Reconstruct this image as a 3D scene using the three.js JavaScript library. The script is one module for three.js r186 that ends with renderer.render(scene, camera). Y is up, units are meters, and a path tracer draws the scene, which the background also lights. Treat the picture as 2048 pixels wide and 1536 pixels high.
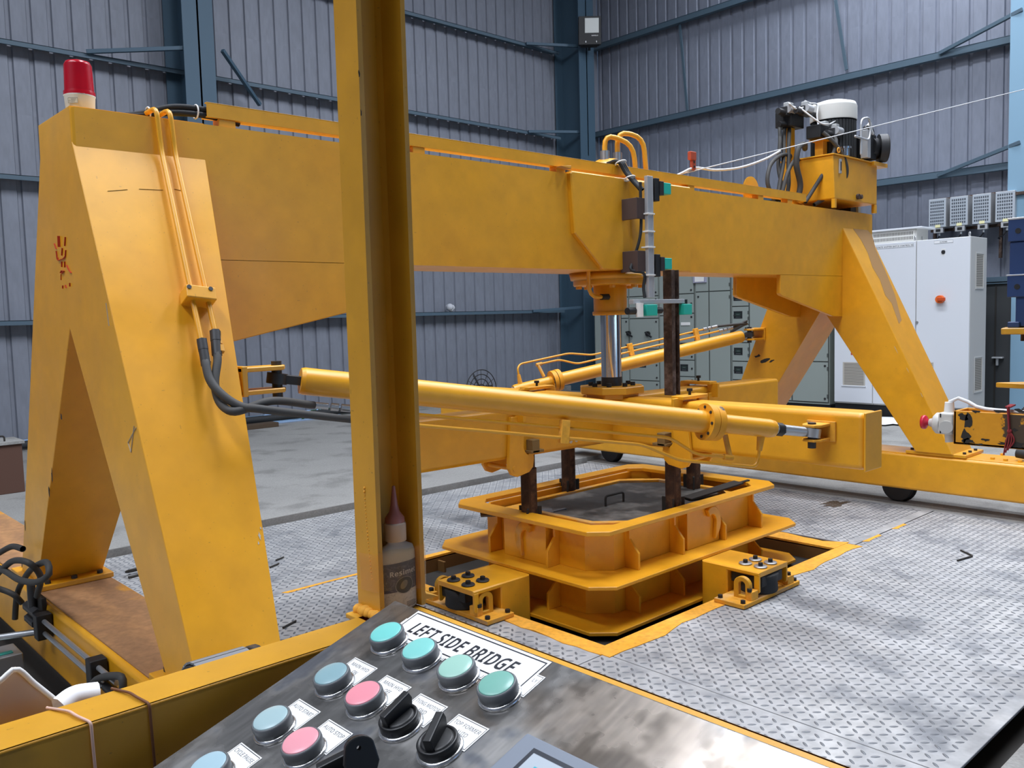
import * as THREE from 'three';
import { mergeGeometries } from 'three/addons/utils/BufferGeometryUtils.js';
import { RoundedBoxGeometry } from 'three/addons/geometries/RoundedBoxGeometry.js';
import { RectAreaLightUniformsLib } from 'three/addons/lights/RectAreaLightUniformsLib.js';
import { Sky } from 'three/addons/objects/Sky.js';

// ------------------------------------------------------------ camera, sky, lights, exposure
const R = Math.PI / 180;
const scene = new THREE.Scene();
const camera = new THREE.PerspectiveCamera(2 * Math.atan(768 / 1722) / R, 2048 / 1536, 0.05, 120);
camera.position.set(0, 1.55, 0);
camera.rotation.order = 'YXZ';
camera.rotation.set(-4.45 * R, -42.8 * R, -1.55 * R);
scene.add(camera);
const renderer = new THREE.WebGLRenderer({ antialias: true });
renderer.toneMapping = THREE.LinearToneMapping;
renderer.toneMappingExposure = 0.34;
renderer.shadowMap.enabled = true;
renderer.shadowMap.type = THREE.PCFSoftShadowMap;
RectAreaLightUniformsLib.init();
const sky = new Sky();
sky.scale.setScalar(200);
sky.material.uniforms.turbidity.value = 6;
sky.material.uniforms.rayleigh.value = 1.2;
sky.material.uniforms.sunPosition.value.set(-0.2, 0.9, -0.35);
sky.name = 'sky';
scene.add(sky);
const ROOF = 9.2;
// skylight strips: [x, z centre, width, length, radiance]
const STRIPS = [[3.25, -2.9, 1.1, 4.6, 105], [7.45, -2.9, 1.1, 6.2, 88], [12.2, -3.2, 1.1, 7.6, 60], [-2.05, -2.9, 1.1, 6.2, 72], [-6, -2.6, 1.1, 6.2, 44]];
const DAYLIGHT = 0xeef4ff;
for (const [x, z, w, l, k] of STRIPS) {
  const a = new THREE.RectAreaLight(DAYLIGHT, k, w, l);
  a.name = 'skylight_lamp'; a.position.set(x, ROOF - 0.08, z); a.rotation.x = -Math.PI / 2; a.castShadow = true; scene.add(a);
}
const DOOR = [5.5, 8.5, 6.4, 4.6];   // open loading door in the near wall, right of the camera: centre x, z of wall, width, height

// ------------------------------------------------------------ helpers
let seed = 7;
const rnd = () => { seed = (seed * 1664525 + 1013904223) >>> 0; return seed / 4294967296; };
const V = (x, y, z) => new THREE.Vector3(x, y, z);
const L3 = a => (a.isVector3 ? a.clone() : V(...a));
// point where the sight line of a pixel of the 2048 x 1536 photograph meets the plane axis = v
camera.updateMatrixWorld();
const AX = { x: 0, y: 1, z: 2 };
function ray(px, py) { return V((px - 1024) / 1722, -(py - 768) / 1722, -1).applyQuaternion(camera.quaternion); }
function at(px, py, ax, v) { const d = ray(px, py), c = camera.position, k = AX[ax]; const t = (v - c.getComponent(k)) / d.getComponent(k); return c.clone().addScaledVector(d, t); }
function atPlane(px, py, p0, n) { const d = ray(px, py), c = camera.position; return c.clone().addScaledVector(d, p0.clone().sub(c).dot(n) / d.dot(n)); }

const names = {};
function numbered(n) { const k = names[n] = (names[n] ?? -1) + 1; return k ? n + '_' + String(k).padStart(3, '0') : n; }
function clean(g) {
  if (g.index) g = g.toNonIndexed();
  for (const k of Object.keys(g.attributes)) if (!['position', 'normal', 'uv'].includes(k)) g.deleteAttribute(k);
  if (!g.attributes.normal) g.computeVertexNormals();
  if (!g.attributes.uv) g.setAttribute('uv', new THREE.BufferAttribute(new Float32Array(g.attributes.position.count * 2), 2));
  g.morphAttributes = {}; g.groups = [];
  return g;
}
function boxUV(g, s) {
  const p = g.attributes.position, n = g.attributes.normal, u = g.attributes.uv;
  for (let i = 0; i < p.count; i++) {
    const ax = Math.abs(n.getX(i)), ay = Math.abs(n.getY(i)), az = Math.abs(n.getZ(i));
    if (ay >= ax && ay >= az) u.setXY(i, p.getX(i) / s, p.getZ(i) / s);
    else if (ax >= az) u.setXY(i, p.getZ(i) / s + 0.37, p.getY(i) / s);
    else u.setXY(i, p.getX(i) / s, p.getY(i) / s + 0.21);
  }
  return g;
}
const list = g => (Array.isArray(g) ? g.flat(9) : [g]);
function merge(gs, m) {
  const c = list(gs).map(clean);
  const g = c.length === 1 ? c[0] : mergeGeometries(c);
  if (m && m.userData.tile) boxUV(g, m.userData.tile);
  return g;
}
function thing(name, label, category, pos = [0, 0, 0], group) {
  const o = new THREE.Group(); o.name = numbered(name); o.position.set(...pos); scene.add(o);
  o.userData = { label, category }; if (group) o.userData.group = group;
  o._o = o.position.clone();
  return o;
}
function structure(name, pos = [0, 0, 0]) { const o = new THREE.Group(); o.name = name; o.position.set(...pos); scene.add(o); o.userData = { kind: 'structure' }; o._o = o.position.clone(); return o; }
// geometries are given in the hall's coordinates; a part is stored relative to its thing
function part(name, gs, m, parent, label) {
  const g = merge(gs, m); g.translate(-parent._o.x, -parent._o.y, -parent._o.z);
  const o = new THREE.Mesh(g, m); o.name = name; o.castShadow = o.receiveShadow = true; o._o = parent._o; parent.add(o);
  if (label) o.userData.label = label;
  return o;
}
function single(name, gs, m, label, category, group, pos) {
  const g = merge(gs, m); g.computeBoundingBox(); const b = g.boundingBox;
  const p = pos || [(b.min.x + b.max.x) / 2, b.min.y, (b.min.z + b.max.z) / 2];
  g.translate(-p[0], -p[1], -p[2]);
  const o = new THREE.Mesh(g, m); o.name = numbered(name); o.castShadow = o.receiveShadow = true; o.position.set(...p); scene.add(o);
  o.userData = { label, category }; if (group) o.userData.group = group; o._o = o.position.clone();
  return o;
}
const parts = (name, gs, m, parent) => gs.map(g => part(name, g, m, parent));
function box(x0, x1, y0, y1, z0, z1, r = 0.004) {
  const w = Math.abs(x1 - x0), h = Math.abs(y1 - y0), d = Math.abs(z1 - z0);
  const g = r > 0 ? new RoundedBoxGeometry(w, h, d, r > 0.012 ? 3 : 1, Math.min(r, w * .49, h * .49, d * .49)) : new THREE.BoxGeometry(w, h, d);
  return g.translate((x0 + x1) / 2, (y0 + y1) / 2, (z0 + z1) / 2);
}
const cbox = (x, y, z, w, h, d, r = 0.004) => box(x - w / 2, x + w / 2, y - h / 2, y + h / 2, z - d / 2, z + d / 2, r);
function basis(u, v, n, o) { return new THREE.Matrix4().makeBasis(u, v, n).setPosition(o); }
// box with its length along p->q
function bar(p, q, w, h, r = 0.003, up = V(0, 1, 0)) {
  p = L3(p); q = L3(q); const d = q.clone().sub(p), l = d.length(); d.normalize();
  let s = new THREE.Vector3().crossVectors(up, d); if (s.length() < 1e-4) s = V(1, 0, 0); s.normalize();
  const t = new THREE.Vector3().crossVectors(d, s);
  const g = r > 0 ? new RoundedBoxGeometry(w, h, l, r > .012 ? 3 : 1, Math.min(r, w * .49, h * .49, l * .49)) : new THREE.BoxGeometry(w, h, l);
  return g.applyMatrix4(basis(s, t, d, p.clone().add(q).multiplyScalar(.5)));
}
function rod(p, q, r0, r1 = r0, seg = 20, open = false) {
  p = L3(p); q = L3(q); const d = q.clone().sub(p), l = d.length();
  const g = new THREE.CylinderGeometry(r1, r0, l, seg, 1, open);
  return g.applyQuaternion(new THREE.Quaternion().setFromUnitVectors(V(0, 1, 0), d.normalize())).translate((p.x + q.x) / 2, (p.y + q.y) / 2, (p.z + q.z) / 2);
}
// turned body: profile [[radius, height], ...] along dir from pos
function turned(profile, pos, dir = [0, 1, 0], seg = 28) {
  const g = new THREE.LatheGeometry(profile.map(a => new THREE.Vector2(Math.max(a[0], 1e-4), a[1])), seg);
  return g.applyQuaternion(new THREE.Quaternion().setFromUnitVectors(V(0, 1, 0), L3(dir).normalize())).translate(...L3(pos).toArray());
}
// polygon pushed along an axis: axis x -> points are [z, y]; y -> [x, z]; z -> [x, y]
function prism(pts, axis, a, b, bev = 0.004, holes = [], curve = 1) {
  const s = new THREE.Shape(pts.map(p => new THREE.Vector2(...p)));
  for (const h of holes) s.holes.push(new THREE.Path(h.map(p => new THREE.Vector2(...p))));
  const d = Math.abs(b - a); bev = Math.min(bev, d * .45);
  const g = new THREE.ExtrudeGeometry(s, { depth: d - 2 * bev, bevelEnabled: bev > 0, bevelThickness: bev, bevelSize: bev, bevelOffset: -bev, bevelSegments: curve, steps: 1, curveSegments: 8 });
  g.translate(0, 0, bev);
  const lo = Math.min(a, b), hi = Math.max(a, b);
  if (axis === 'z') return g.translate(0, 0, lo);
  if (axis === 'x') return g.applyMatrix4(new THREE.Matrix4().makeBasis(V(0, 0, 1), V(0, 1, 0), V(-1, 0, 0))).translate(hi, 0, 0);
  return g.applyMatrix4(new THREE.Matrix4().makeBasis(V(1, 0, 0), V(0, 0, 1), V(0, -1, 0))).translate(0, hi, 0);
}
const ring = (n, cx, cy, r, a0 = 0, a1 = 2 * Math.PI) => Array.from({ length: n }, (_, i) => { const a = a0 + (a1 - a0) * i / (a1 - a0 > 6.2 ? n : n - 1); return [cx + r * Math.cos(a), cy + r * Math.sin(a)]; });
// rounded polyline tube
function pipe(pts, r, bend = 0.05, seg = 8) {
  pts = pts.map(L3); const out = [pts[0]];
  for (let i = 1; i < pts.length - 1; i++) {
    const a = pts[i - 1].clone().sub(pts[i]), b = pts[i + 1].clone().sub(pts[i]);
    const k = Math.min(bend, a.length() * .45, b.length() * .45);
    const p = pts[i].clone().addScaledVector(a.normalize(), k), q = pts[i].clone().addScaledVector(b.normalize(), k);
    for (let j = 0; j <= 4; j++) { const t = j / 4; out.push(p.clone().multiplyScalar((1 - t) ** 2).addScaledVector(pts[i], 2 * t * (1 - t)).addScaledVector(q, t * t)); }
  }
  out.push(pts[pts.length - 1]);
  const curve = new THREE.CurvePath();
  for (let i = 1; i < out.length; i++) curve.add(new THREE.LineCurve3(out[i - 1], out[i]));
  class Poly extends THREE.Curve { getPoint(t) { const f = t * (out.length - 1), i = Math.min(out.length - 2, Math.floor(f)); return out[i].clone().lerp(out[i + 1], f - i); } getPointAt(t) { return this.getPoint(t); } getTangentAt(t) { return this.getTangent(t); } }
  return [new THREE.TubeGeometry(new Poly(), out.length - 1, r, seg), ...[out[0], out[out.length - 1]].map(p => new THREE.SphereGeometry(r, 8, 6).translate(p.x, p.y, p.z))];
}
function hose(pts, r, n = 40, seg = 10) { return new THREE.TubeGeometry(new THREE.CatmullRomCurve3(pts.map(L3), false, 'centripetal'), n, r, seg); }
function bolt(p, dir, r, h, washer = 0) {
  p = L3(p); const d = L3(dir).normalize(); const a = [rod(p, p.clone().addScaledVector(d, h), r, r, 6)];
  if (washer) a.push(rod(p, p.clone().addScaledVector(d, h * .3), washer, washer, 20));
  return a;
}
// thin printed plate in the plane (u, v) centred at o; the print covers the front only
function plate(o, u, v, w, h, t = 0.001) {
  const g = new THREE.BoxGeometry(w, h, t).toNonIndexed(), n = g.attributes.normal, uv = g.attributes.uv;
  for (let i = 0; i < n.count; i++) if (n.getZ(i) < .5) uv.setXY(i, .004, .004);
  const N = new THREE.Vector3().crossVectors(u, v).normalize();
  return g.applyMatrix4(basis(u.clone().normalize(), v.clone().normalize(), N, L3(o).addScaledVector(N, t / 2)));
}
// ragged patch of bare metal or old paint, lying in the plane (u, v)
function chip(o, u, v, w, h, k = 9) {
  const pts = []; for (let i = 0; i < k; i++) { const a = i / k * 2 * Math.PI, s = .55 + .9 * rnd(); pts.push(new THREE.Vector2(Math.cos(a) * w / 2 * s, Math.sin(a) * h / 2 * s)); }
  const N = new THREE.Vector3().crossVectors(u, v).normalize();
  return new THREE.ExtrudeGeometry(new THREE.Shape(pts), { depth: .0006, bevelEnabled: false }).applyMatrix4(basis(u, v, N, L3(o)));
}

// ------------------------------------------------------------ procedural textures
function hash(i, j, s) { let h = (i * 374761393 + j * 668265263 + s * 1442695041) | 0; h = Math.imul(h ^ (h >>> 13), 1274126177); return ((h ^ (h >>> 16)) >>> 0) / 4294967296; }
function vnoise(x, y, per, s) { const i = Math.floor(x), j = Math.floor(y); let f = x - i, g = y - j; f = f * f * (3 - 2 * f); g = g * g * (3 - 2 * g); const m = k => ((k % per) + per) % per; const a = hash(m(i), m(j), s), b = hash(m(i + 1), m(j), s), c = hash(m(i), m(j + 1), s), d = hash(m(i + 1), m(j + 1), s); return a + (b - a) * f + (c - a) * g + (a - b - c + d) * f * g; }
function fbm(u, v, base, oct, s) { let a = 0, k = .5, t = 0; for (let o = 0; o < oct; o++) { const p = base << o; a += k * vnoise(u * p, v * p, p, s + o); t += k; k *= .55; } return a / t; }
const clamp = (x, a = 0, b = 1) => Math.min(b, Math.max(a, x));
const sm = (a, b, x) => { const t = clamp((x - a) / (b - a)); return t * t * (3 - 2 * t); };
const mix = (a, b, t) => a.map((x, i) => x + (b[i] - x) * t);
function tex(n, f, srgb = true) {
  const d = new Uint8Array(n * n * 4);
  for (let j = 0; j < n; j++) for (let i = 0; i < n; i++) { const c = f(i / n, j / n), k = 4 * (j * n + i); d[k] = clamp(c[0], 0, 255); d[k + 1] = clamp(c[1], 0, 255); d[k + 2] = clamp(c[2], 0, 255); d[k + 3] = 255; }
  const t = new THREE.DataTexture(d, n, n); t.magFilter = THREE.LinearFilter; t.minFilter = THREE.LinearMipmapLinearFilter; t.generateMipmaps = true;
  t.wrapS = t.wrapT = THREE.RepeatWrapping; if (srgb) t.colorSpace = THREE.SRGBColorSpace; t.needsUpdate = true; return t;
}
function canvasTex(w, h, draw) {
  const c = document.createElement('canvas'); c.width = w; c.height = h; const g = c.getContext('2d'); draw(g, w, h);
  const t = new THREE.CanvasTexture(c); t.colorSpace = THREE.SRGBColorSpace; t.anisotropy = 4; return t;
}
function mat(o, tile) { const m = o.physical ? (delete o.physical, new THREE.MeshPhysicalMaterial(o)) : new THREE.MeshStandardMaterial(o); if (tile) m.userData.tile = tile; return m; }
const rough = (n, a, b, base, s) => tex(n, (u, v) => { const t = 255 * (a + (b - a) * fbm(u, v, base, 4, s)); return [t, t, t]; }, false);

// factory yellow: slightly uneven coat, faint scratches, sparse specks of grime
function paint(c0, c1, dirt, amount, s) {
  return tex(1024, (u, v) => {
    const a = fbm(u, v, 3, 5, s), b = fbm(u, v, 24, 4, s + 9), d = fbm(u, v, 7, 5, s + 20), f = vnoise(u * 256, v * 256, 256, s + 3);
    let c = mix(c0, c1, sm(.3, .7, a)); c = c.map(x => x * (.95 + .1 * b));
    c = mix(c, dirt, amount * sm(.58, .74, d) * sm(.35, .7, b));
    if (f > .985) c = mix(c, dirt, .55);
    return c;
  });
}
const T = {};
T.yellow = paint([231, 165, 29], [223, 155, 22], [150, 108, 46], .12, 11);
T.lemon = paint([208, 152, 40], [198, 143, 30], [120, 96, 44], .45, 31);
T.paintRough = rough(512, .32, .62, 6, 5);
T.railTop = tex(1024, (u, v) => { const a = fbm(u, v, 4, 5, 51), b = fbm(u, v * .5, 14, 5, 57); let c = mix([142, 104, 70], [160, 117, 76], sm(.3, .7, b)); c = mix(c, [214, 146, 40], sm(.58, .72, a) * .7); return c.map(x => x * (.9 + .2 * fbm(u, v, 60, 3, 58))); });
T.steelPlate = tex(1024, (u, v) => {
  const a = fbm(u, v, 3, 5, 71), b = fbm(u, v, 10, 5, 74), c2 = fbm(u, v, 40, 4, 79), st = fbm(u * 1, v, 6, 4, 83);
  let c = mix([158, 159, 160], [178, 178, 178], a); c = mix(c, [104, 108, 114], .6 * sm(.5, .8, b)); c = mix(c, [196, 195, 192], .5 * sm(.5, .75, st));
  return c.map(x => x * (.88 + .24 * c2));
});
T.concrete = tex(1024, (u, v) => {
  const a = fbm(u, v, 3, 5, 91), b = fbm(u, v, 9, 5, 95), g = vnoise(u * 400, v * 400, 400, 99);
  let c = mix([136, 135, 132], [160, 159, 155], a); c = mix(c, [112, 111, 108], .6 * sm(.5, .8, b)); return c.map(x => x * (.93 + .14 * g));
});
T.clad = tex(512, (u, v) => { const a = fbm(u, v * .25, 40, 3, 111), b = fbm(u, v, 4, 4, 117); const k = .93 + .1 * a + .06 * (b - .5); return [128 * k, 134 * k, 148 * k]; });
T.stainless = tex(1024, (u, v) => {
  const a = fbm(u, v, 4, 5, 131), b = fbm(u, v, 12, 5, 137), c2 = fbm(u, v, 30, 4, 139), br = fbm(u * .2, v, 200, 2, 141);
  let c = mix([120, 119, 118], [140, 139, 137], a); c = mix(c, [78, 82, 90], .8 * sm(.58, .7, b) * sm(.3, .6, c2)); c = mix(c, [120, 106, 92], .6 * sm(.56, .7, fbm(u, v, 5, 4, 151)));
  return c.map(x => x * (.9 + .2 * br));
});
T.stainRough = tex(1024, (u, v) => { const b = fbm(u, v, 12, 5, 137), a = fbm(u, v, 5, 5, 152); const t = 255 * clamp(.12 + .32 * sm(.46, .7, b) + .18 * a); return [t, t, t]; }, false);
T.oil = tex(1024, (u, v) => { const a = fbm(u, v, 4, 5, 161), b = fbm(u, v, 18, 5, 167); let c = mix([52, 50, 47], [104, 102, 97], sm(.45, .7, a)); return c.map(x => x * (.75 + .5 * b)); });
T.rust = tex(512, (u, v) => { const a = fbm(u, v, 6, 5, 171), b = fbm(u, v, 30, 4, 177); let c = mix([66, 50, 42], [104, 88, 80], sm(.35, .7, a)); return c.map(x => x * (.75 + .5 * b)); });
T.worn = tex(1024, (u, v) => { const a = fbm(u, v, 5, 6, 181), b = fbm(u, v, 26, 4, 187); let c = mix([230, 158, 24], [216, 146, 22], b); c = mix(c, [74, 58, 40], sm(.57, .62, a)); return c; });
T.dustyYellow = tex(512, (u, v) => { const a = fbm(u, v, 5, 5, 191), b = fbm(u, v, 30, 4, 197); let c = mix([222, 156, 40], [198, 156, 104], sm(.4, .65, a)); return c.map(x => x * (.92 + .16 * b)); });
T.curb = tex(512, (u, v) => { const a = fbm(u, v, 6, 5, 201); return mix([236, 172, 70], [228, 158, 34], a).map(x => x * (.9 + .2 * fbm(u, v, 40, 3, 203))); });

const M = {
  yellow: mat({ physical: true, map: T.yellow, roughnessMap: T.paintRough, roughness: .85, clearcoat: .35, clearcoatRoughness: .38 }, 2),
  lemon: mat({ map: T.lemon, roughnessMap: T.paintRough, roughness: .9 }, 1),
  dusty: mat({ map: T.dustyYellow, roughness: .8 }, 1),
  worn: mat({ map: T.worn, roughness: .6 }, .5),
  railTop: mat({ map: T.railTop, roughness: .9 }, 1.1),
  curb: mat({ map: T.curb, roughness: .75 }, .8),
  plate: mat({ map: T.steelPlate, roughness: .62, metalness: .15 }, 1.7),
  plateShade: mat({ map: T.steelPlate, color: 0xe4e4e4, roughness: .65, metalness: .15 }, 1.7),  // same plates, tinted darker to paint in the shade at left and back
  lug: mat({ color: 0x707377, roughness: .5, metalness: .3 }),
  concrete: mat({ map: T.concrete, roughness: .92 }, 2.6),
  concreteShade: mat({ map: T.concrete, color: 0xf0f0f0, roughness: .92 }, 2.6),  // same concrete, colour lowered so the far floor looks shaded
  clad: mat({ map: T.clad, roughness: .55, metalness: .1 }, 1.5),
  cladShade: mat({ map: T.clad, color: 0xf4f2ee, roughness: .6, metalness: .1 }, 1.5),  // same cladding, left wall's dimmer light put into the tint
  blue: mat({ color: 0x3b5364, roughness: .6 }),
  purlin: mat({ color: 0x475b69, roughness: .6 }),
  purlinOld: mat({ color: 0x475b69, roughness: .6 }),
  pale: mat({ color: 0x7b9db3, roughness: .6 }),
  stainless: mat({ map: T.stainless, roughnessMap: T.stainRough, roughness: 1, metalness: .6 }, .8),
  chrome: mat({ color: 0xd8d8d8, roughness: .12, metalness: 1 }),
  zinc: mat({ color: 0xb4b6b8, roughness: .4, metalness: .8 }),
  alu: mat({ color: 0xc4c6c8, roughness: .4, metalness: .5 }),
  black: mat({ color: 0x17181a, roughness: .55 }),
  rubber: mat({ color: 0x26282a, roughness: .75 }),
  hose: mat({ color: 0x3c3b39, roughness: .7 }),
  darkSteel: mat({ color: 0x3d3d3e, roughness: .5, metalness: .5 }),
  rust: mat({ map: T.rust, roughness: .8, metalness: .2 }, .4),
  oil: mat({ map: T.oil, roughness: .6 }, .9),
  white: mat({ color: 0xe9e9e6, roughness: .5 }),
  cable: mat({ color: 0xd9dadb, roughness: .5 }),
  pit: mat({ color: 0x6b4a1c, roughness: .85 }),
  bare: mat({ color: 0x2f2c28, roughness: .7, metalness: .2 }),
  scratch: mat({ color: 0xb9b3a6, roughness: .6 }),
};

// ============================================================ THE HALL
const WL = -11.95, WR = 13.7, WX = -8, WZ = 8.5;          // wall planes
{ // ---- floor: concrete slabs, trench round the pit, checker plates
  const f = structure('floor');
  const slab = (a, b, c, d, y = 0, h = .3, m = M.concrete) => part('concrete_slab', box(a, b, y - h, y, c, d, .008), m, f);
  slab(WX, WR, WL - .1, -6.13, .045, .3, M.concreteShade);
  slab(6.71, WR, -6.12, -.96, 0); slab(6.71, WR, -.95, WZ, 0); slab(.6, 6.70, -.95, WZ, 0); slab(WX, .59, -6.12, WZ, 0);
  part('trench_bottom', box(.6, 6.71, -.16, -.1, -6.13, -.95, 0), M.bare, f);
  const plates = [[1.36, 4.08, -6.06, -4.49], [4.085, 6.70, -6.06, -4.49], [1.36, 2.87, -4.485, -2.555], [5.405, 6.70, -4.485, -2.565], [.62, 2.895, -2.55, -1.04], [2.9, 6.70, -2.555, -1.04]];
  const lugShape = clean(new THREE.SphereGeometry(1, 8, 5, 0, 2 * Math.PI, 0, Math.PI / 2)); lugShape.scale(.0185, .0032, .0062);
  for (const [a, b, c, d] of plates) {
    const p = part('checker_plate', box(a, b, -.012, 0, c, d, .003), d > -2.6 || a > 5 ? M.plate : M.plateShade, f);
    const px = .043, pz = .043, nx = Math.floor((b - a - .03) / px), nz = Math.floor((d - c - .03) / pz);
    const im = new THREE.InstancedMesh(lugShape, M.lug, nx * nz), m = new THREE.Matrix4(), q = new THREE.Quaternion();
    for (let i = 0; i < nx; i++) for (let j = 0; j < nz; j++) {
      q.setFromAxisAngle(V(0, 1, 0), ((i + j) % 2 ? .9 : -.72));
      m.compose(V(a + .03 + i * px, -.0004, c + .03 + j * pz), q, V(1, 1, 1)); im.setMatrixAt(i * nz + j, m);
    }
    im.name = 'lugs'; im.userData.kind = 'stuff'; im.receiveShadow = true; p.add(im);
  }
  // pit: painted frame strips, walls with stiffeners, bottom
  const X0 = 2.965, X1 = 5.222, Z0 = -4.43, Z1 = -2.61, t = .02;
  const ragged = (a, b, w, k) => { const o = [[a, 0], [b, 0]]; for (let i = 0; i <= 26; i++) { const q = b + (a - b) * i / 26; o.push([q, w * (.72 + .5 * vnoise(i * .55 + k * 7, k, 999, 41) + .12 * rnd())]); } return o; };
  part('pit_frame_strip', prism(ragged(Z0 - .05, Z1 + .06, .105, 1).map(([q, d]) => [X0 - d, q]), 'y', -.01, .003, 0), M.curb, f);
  part('pit_frame_strip', prism(ragged(X0 - .09, X1 + .16, .10, 2).map(([q, d]) => [q, Z1 + d]), 'y', -.01, .0035, 0), M.curb, f);
  part('pit_frame_strip', prism(ragged(Z0 - .05, Z1 - .003, .16, 3).map(([q, d]) => [X1 + d, q]), 'y', -.01, .003, 0), M.curb, f);
  part('pit_frame_strip', prism(ragged(X0 - .09, X1 + .16, .055, 4).map(([q, d]) => [q, Z0 - d]), 'y', -.01, .0035, 0), M.curb, f);
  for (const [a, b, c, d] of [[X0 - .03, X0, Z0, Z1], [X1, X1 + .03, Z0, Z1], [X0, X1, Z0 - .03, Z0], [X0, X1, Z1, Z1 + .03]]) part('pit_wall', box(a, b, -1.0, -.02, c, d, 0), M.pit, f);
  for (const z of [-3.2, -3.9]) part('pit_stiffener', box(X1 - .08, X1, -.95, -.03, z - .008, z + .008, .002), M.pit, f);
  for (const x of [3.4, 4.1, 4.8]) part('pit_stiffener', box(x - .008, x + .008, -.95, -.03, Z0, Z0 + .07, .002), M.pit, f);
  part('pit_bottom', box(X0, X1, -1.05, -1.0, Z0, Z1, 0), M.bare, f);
  // worn paint left along the plate joints
  for (const [a, b, z] of [[2.3, 2.87, -4.487], [5.5, 5.75, -2.56], [5.95, 6.15, -2.56]]) part('paint_strip', prism([[a, z], [b, z], [b - .02, z + .03], [(a + b) / 2, z + .024], [a + .03, z + .034]], 'y', .0005, .0025, 0), M.curb, f);
  part('oil_stain', chip(V(6.45, .0015, -3.22), V(1, 0, .2).normalize(), V(.2, 0, -1).normalize(), .26, .13, 14), mat({ color: 0x4a3c2c, roughness: .7 }), f);
  part('kerb', box(7.25, WR, .04, .15, WL - .06, WL + .1, .01), M.concrete, f); part('kerb', box(WX, 5.35, .04, .15, WL - .06, WL + .1, .01), M.concrete, f);
}
function cladding(wall, axis, plane, out, a, b, y0, y1, m) {
  const step = .94, n = Math.ceil((b - a) / step), shapes = {};
  for (let i = 0; i < n; i++) {
    const s0 = a + i * step, s1 = Math.min(b, s0 + step), inner = [[s0, 0]];
    for (let r = 0; r < 4; r++) { const c = s0 + .1 + r * .235; if (c + .05 < s1) inner.push([c - .032, 0], [c - .02, .028], [c + .02, .028], [c + .032, 0]); }
    inner.push([s1, 0]);
    const pts = [...inner, ...inner.slice().reverse().map(([s, d]) => [s, d + .006])].map(([s, d]) => (axis === 'x' ? [s, plane + out * d] : [plane + out * d, s]));
    part('cladding_sheet', prism(pts, 'y', y0, y1, 0), m, wall);
  }
}
{ // ---- left wall (runs into the far corner)
  const w = structure('wall_left', [3, 0, WL]);
  cladding(w, 'x', WL, -1, WX, WR + .1, .19, ROOF + .1, M.cladShade);
  const purl = (y, x0, x1) => part('purlin', [box(x0, x1, y, y + .01, WL + .0, WL + .2, .002), box(x0, x1, y - .05, y + .01, WL + .19, WL + .2, .002)], M.purlinOld, w);
  for (const y of [1.66, 3.41, 5.0, 6.6, 8.2]) purl(y, WX, 12.35);
  part('base_tube', rod([WX, .14, WL + .1], [12.3, .14, WL + .1], .05, .05, 14), M.rubber, w);
  for (const [x, y0, y1, dx] of [[1.95, 1.67, 3.3, .5], [8.2, 5.0, 6.6, 0], [2.1, 5.1, 6.6, .55]]) part('sag_rod', bar([x, y0, WL + .16], [x + dx, y1, WL + .16], .035, .02), M.purlin, w);
}
{ // ---- right wall (behind the switchgear)
  const w = structure('wall_right', [WR, 0, -3]);
  cladding(w, 'z', WR, 1, WL, WZ, .02, ROOF + .1, M.clad);
  for (const y of [1.9, 3.52, 5.25, 6.97, 8.6]) part('purlin', [box(WR - .2, WR, y, y + .012, WL, WZ, .002), box(WR - .2, WR - .188, y - .08, y + .01, WL, WZ, .002), box(WR - .2, WR - .1, y - .09, y - .078, WL, WZ, .002)], M.purlin, w);
  // slanting sag rods between the purlins
  for (const [a, b] of [[[1359, 40], [1375, 225]], [[1671, 0], [1693, 140]]]) { const p = at(...a, 'x', WR - .12), q = at(...b, 'x', WR - .12); part('sag_rod', bar(p, q, .05, .02, .002, V(1, 0, 0)), M.purlin, w); }
  // knee braces from purlin to the pale column
  for (const y of [3.44, 5.2]) part('knee_brace', bar([WR - .22, y + .03, -5.15], [WR - .42, y + .30, -4.0], .05, .05), M.purlin, w);
}
{ // ---- walls behind the camera
  const w = structure('wall_rear', [WX, 0, 0]); cladding(w, 'z', WX, -1, WL, WZ, .02, ROOF + .1, M.clad);
  const n = structure('wall_near', [0, 0, WZ]), [dx, , dw, dh] = DOOR;
  cladding(n, 'x', WZ, 1, WX, dx - dw / 2, .02, ROOF + .1, M.clad); cladding(n, 'x', WZ, 1, dx + dw / 2, WR, .02, ROOF + .1, M.clad); cladding(n, 'x', WZ, 1, dx - dw / 2, dx + dw / 2, dh, ROOF + .1, M.clad);
  const out = structure('ground');
  part('yard', box(-14, 30, -.25, -.08, WZ + .1, 40, 0), M.concrete, out); part('yard', box(-20, 30, -.25, -.08, -40, WL - .1, 0), M.concrete, out);
}
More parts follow.
